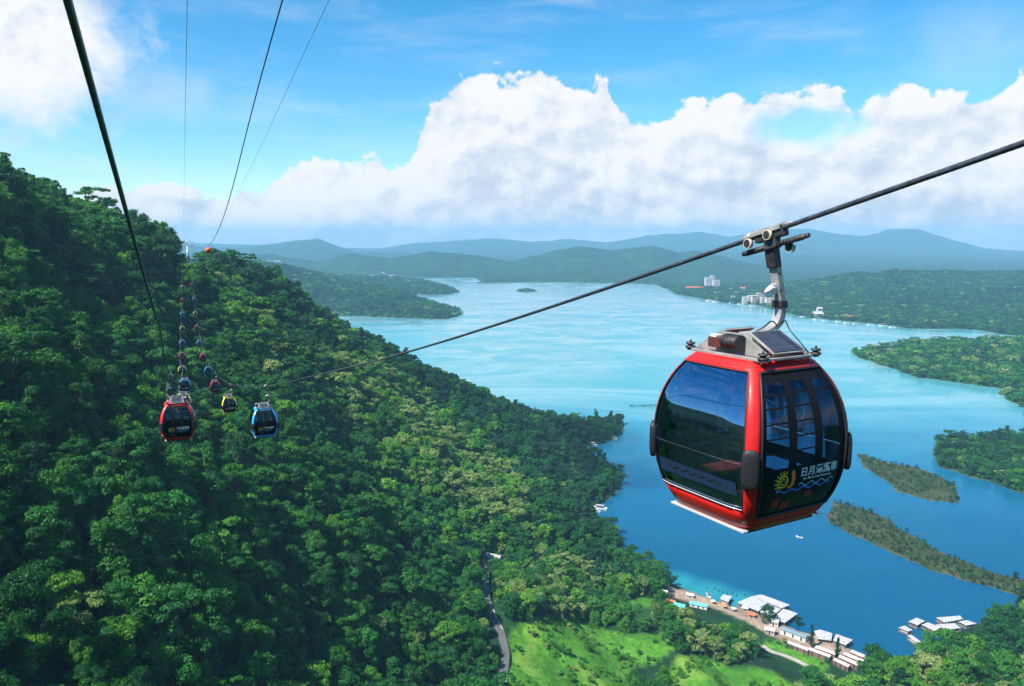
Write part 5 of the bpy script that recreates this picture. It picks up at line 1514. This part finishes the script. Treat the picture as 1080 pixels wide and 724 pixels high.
hut(728, 630, 4.0, 2.4, 2.0, M_WHITE, M_WALLW, 'low white stall at the waterfront beside the small boat')
hut(521, 592, 9, 6, 3.0, M_CONC, M_WALLW, 'pale house half hidden in the trees above the road bend')
# parasols on the promenade
def parasol(px, py, mat, label):
    p = hit(px, py); root = empty('parasol', (p.x, p.y, p.z)); tag(root, label, 'parasol', 'parasols on the promenade')
    MB().cyl((0, 0, 0), (0, 0, 2.3), .05, 6).build('pole', M_DSTEEL, root)
    MB().tube([(0, 0, 1.95), (0, 0, 2.6)], [1.5, .05], 8, smooth=False).build('canopy', mat, root)
M_ORR = principled('orange_canvas', (.75, .22, .04), .8)
parasol(764, 642, M_ORR, 'orange parasol on the promenade behind the landing stage')
parasol(752, 637, M_WHITE, 'white parasol on the promenade, left of the orange parasol')
parasol(774, 645, M_WHITE, 'white parasol on the promenade, right of the orange parasol')
# mooring posts in the shallows
for k, (px, py) in enumerate([(746, 621), (753.5, 621.5), (758, 624), (762, 625), (767, 626.5), (772.5, 626.5), (777, 629), (785, 628.5), (790, 631)]):
    p = onz(px, py); o = MB().tube([(0, 0, -1.5), (0, 0, .9), (0, 0, 1.2)], [.35, .33, .2], 8).build('mooring_post', M_DSTEEL); o.location = (p.x, p.y, 0)
    tag(o, 'dark mooring post standing in the turquoise shallows beside the landing stage', 'mooring post', 'mooring posts in the shallows')

# ------------------------------------------------------------------ boats
M_HULL = principled('white_hull', (.75, .76, .76), .35)
def boat(px, py, Ln, rz, label, canopy_mat=None, group=None, z=0.0):
    p = onz(px, py); root = empty('boat', (p.x, p.y, 0), rz); tag(root, label, 'boat', group)
    W = Ln * .27; Hh = Ln * .10 + .25
    hb2 = MB(); rows = []
    for t, wk, zk in ((-.5, .75, 0), (-.25, 1, 0), (.1, .98, 0), (.35, .62, .05), (.5, .03, .18)):
        y = t * Ln; rows.append([(-W / 2 * wk, y, Hh + zk * Ln * .3), (-W / 2 * wk * .7, y, -.25), (W / 2 * wk * .7, y, -.25), (W / 2 * wk, y, Hh + zk * Ln * .3)])
    for a, c in zip(rows[:-1], rows[1:]):
        for q in range(3): hb2.quad([a[q], a[q + 1], c[q + 1], c[q]])
        hb2.quad([a[3], a[0], c[0], c[3]])
    hb2.quad(rows[0][::-1])
    hb2.build('hull', M_HULL, root)
    MB().box((0, -.05 * Ln, Hh + Ln * .06), (W * .72, Ln * .45, Ln * .12 + .1), taper=.9).build('cabin', M_WIN, root)
    MB().box((0, -.05 * Ln, Hh + Ln * .125 + .1), (W * .85, Ln * .52, .12), bevel=.03).build('roof', canopy_mat or M_HULL, root)
boat(747, 629, 6, .15, 'small white boat pointing out from the promenade in the shallows', M_RUST)
boat(632, 537, 13, 1.2, 'white houseboat moored in the middle cove of the dark headland', M_RIB_G)
boat(628, 540, 8, 1.4, 'small white boat behind the houseboat in the middle cove')
boat(623, 470, 13, 1.5, 'white boat moored at the inner end of the upper cove')
boat(645, 463, 12, 1.3, 'white boat moored by the tip of the upper headland')
boat(843, 567, 5, .9, 'small dark boat on the blue water left of the marsh strip', M_DSTEEL)
for k, (px, py, Ln, rz) in enumerate([(748, 317.5, 26, 1.4), (755, 318.5, 30, 1.5), (772, 320.3, 24, 1.3), (781, 321.3, 26, 1.5), (793, 322.8, 24, 1.5), (846, 334.5, 16, 1.4), (862, 337.8, 30, 1.55),
                    (870, 338.5, 20, 1.5), (884, 339.5, 18, 1.4), (893, 341, 22, 1.5), (902, 341.6, 20, 1.6), (918, 343, 22, 1.5), (931, 344, 26, 1.5), (941, 345.5, 20, 1.4), (840, 340.3, 12, 1.6), (556, 318, 14, 1.5), (608, 322, 9, .6)]):
    where = ('off the town waterfront' if px < 800 and px > 700 else 'near the far right-hand shore' if px > 800 else 'alone on the pale open lake')
    boat(px, py, Ln * .8, rz, 'distant white boat ' + where, group='distant boats ' + where)

# ------------------------------------------------------------------ distant town
def building(px, py, w, d, h, wallm, roofm, label, storeys=3, gable=False, rz=0.0, group=None, name='building'):
    p = hit(px, py); root = empty(name, (p.x, p.y, p.z - 1.0), rz); tag(root, label, 'building', group)
    MB().box((0, 0, h / 2), (w, d, h)).build('wall', wallm, root)
    if gable:
        rf = MB(); 
        for sgn in (-1, 1): rf.quad([(-w / 2 - .6, 0, h + d * .3), (w / 2 + .6, 0, h + d * .3), (w / 2 + .6, sgn * (d / 2 + .6), h), (-w / 2 - .6, sgn * (d / 2 + .6), h)][::sgn])
        for sx in (-1, 1): rf.quad([(sx * w / 2, -d / 2, h), (sx * w / 2, d / 2, h), (sx * w / 2, 0, h + d * .29)][::sx])
        rf.build('roof', roofm, root)
    else: MB().box((0, 0, h + .4), (w + 1, d + 1, .8)).build('roof', roofm, root)
    for k in range(storeys):
        z = h * (k + .55) / storeys
        MB().box((0, -d / 2 - .05, z), (w * .86, .3, h / storeys * .42)).build('window', M_WIN, root)
    return root
building(747, 303.5, 30, 20, 44, M_WALLW, M_WALLW, 'tall white lakeside hotel, the lower left wing of its two towers', 9)
building(755, 304, 26, 22, 34, M_WALLW, M_WALLW, 'shorter white hotel block right beside the tall hotel', 7)
building(751, 303, 16, 16, 52, M_WALLW, M_RIB_G, 'slim tallest white tower in the middle of the lakeside hotel', 10)
building(732, 305.5, 70, 14, 9, M_WALLW, M_REDROOF, 'long low pale building left of the lakeside hotel', 2, True)
building(757, 310, 26, 12, 7, M_WALLW, M_WALLW, 'low white house on the slope below the hotel', 2)
building(771, 306.5, 14, 12, 8, M_WALLW, M_WALLW, 'small white house right of the hotel among trees', 2)
building(783, 306, 18, 12, 9, M_WALLW, M_REDROOF, 'small reddish-roofed house in the trees above the town', 2, True)
building(773, 316, 12, 10, 12, M_WALLW, M_WALLW, 'small white house at the left edge of the town', 3)
town = [(786, 320, 22, 26, 'leftmost pale block of the dense town waterfront'), (791, 318, 18, 24, 'white block behind the left end of the town waterfront'), (795, 320.5, 20, 34, 'tall salmon block in the middle of the town waterfront'),
        (800, 319.5, 16, 40, 'tallest salmon pink block of the town waterfront'), (805, 321.5, 20, 30, 'pale block right of the tallest salmon one in the town'), (810, 322, 18, 26, 'white block near the grey hanger arm of the big cabin'),
        (814, 322.5, 18, 30, 'salmon block near the right end of the town waterfront'), (818, 322, 16, 22, 'rightmost white block of the dense town waterfront'), (803, 315, 22, 16, 'low white building on the slope behind the town')]
for k, (px, py, w, h, lb) in enumerate(town):
    building(px, py, w * .9, 16, h * .8, M_TERR if 'salmon' in lb else M_WALLW, M_WALLW, lb, max(3, h // 6), False, .1 * (k % 3 - 1), 'buildings of the lakeside town')
building(862, 334, 26, 20, 9, M_WALLW, M_RIB_G, 'pale lakeside pavilion with a low pyramid roof on the far right shore', 2, True)
building(864, 331, 14, 12, 16, M_WALLW, M_RIB_G, 'upper tier of the lakeside pavilion set back on the far right shore', 2, True)
building(849, 331, 26, 10, 6, M_WALLW, M_WALLW, 'low white boathouse left of the lakeside pavilion', 1)
building(884, 335, 18, 10, 6, M_WALLW, M_WALLW, 'low white shed right of the lakeside pavilion', 1)
building(895, 336, 20, 10, 6, M_WALLW, M_REDROOF, 'low reddish-roofed house on the far right shore', 1, True)
building(906, 335, 22, 10, 7, M_WALLW, M_WALLW, 'white house among the trees of the far right shore', 2)
building(292.5, 277, 44, 16, 12, M_WALLW, M_WALLW, 'pale flat building on the hazy ridge left of the lake', 2)
building(284, 276, 22, 12, 8, M_WALLW, M_TEAL, 'low annex left of the pale building on the hazy ridge', 1)
for k, (px, py) in enumerate([(392, 292), (397, 290.5), (402, 292), (407, 290), (412, 291.5), (417, 291), (404, 288.5), (410, 294)]):
    building(px, py, 13 + 4 * (k % 3), 10, 5 + 2 * (k % 2), M_WALLV, M_WALLV, 'small pale house of the hazy village between the wooded hills', 1, k % 2 == 0, .3 * (k % 3), 'houses of the hazy village')
# white van on the road
vp = hit(511.5, 709)
van = empty('parked_van', (vp.x, vp.y, gz(vp.x, vp.y) + .2), .2); tag(van, 'small white van standing beside the grey valley road', 'van')
vb = MB(); vb.box((0, 0, .95), (1.8, 4.4, 1.1), bevel=.15); vb.box((0, -.35, 1.75), (1.65, 3.3, .8), taper=.88, bevel=0); vb.build('body', M_HULL, van)
MB().box((0, 1.22, 1.72), (1.5, .12, .5)).build('windscreen', M_WIN, van)
for sx in (-1, 1):
    for sy in (-1, 1): MB().cyl((sx * .75, sy * 1.35, .34), (sx * .95, sy * 1.35, .34), .34, 14).build('wheel', M_BLACK, van)

# ------------------------------------------------------------------ trees that stand apart
def lone(px, py, Hm, kind_, label, wide=1.0):
    p = hit(px, py); s = Hm / 10.5
    t = make_tree(NEAR[kind_], p.x, p.y, p.z, s, random.uniform(0, 6), label, None, int(px), 'tree')
    t.scale = (s * wide, s * wide, s)
lone(811, 658, 12.5, 14, 'lone dark tree rising in front of the white platforms', .95)
lone(842, 660, 6, 10, 'dark round bush at the waterside above the blue-grey boathouse')
lone(855.5, 683, 13, 11, 'thin dark conical tree at the left end of the pinkish sheds', .45)
lone(883, 695, 12, 11, 'thin dark conical tree by the row of four sheds', .45)
lone(927, 699, 9, 10, 'dark tree leaning over the water right of the sheds')
lone(600, 692, 4, 1, 'small bush standing alone in the middle of the bright meadow')
lone(594, 690, 5, 2, 'slender shrub just left of the lone bush in the bright meadow', .6)
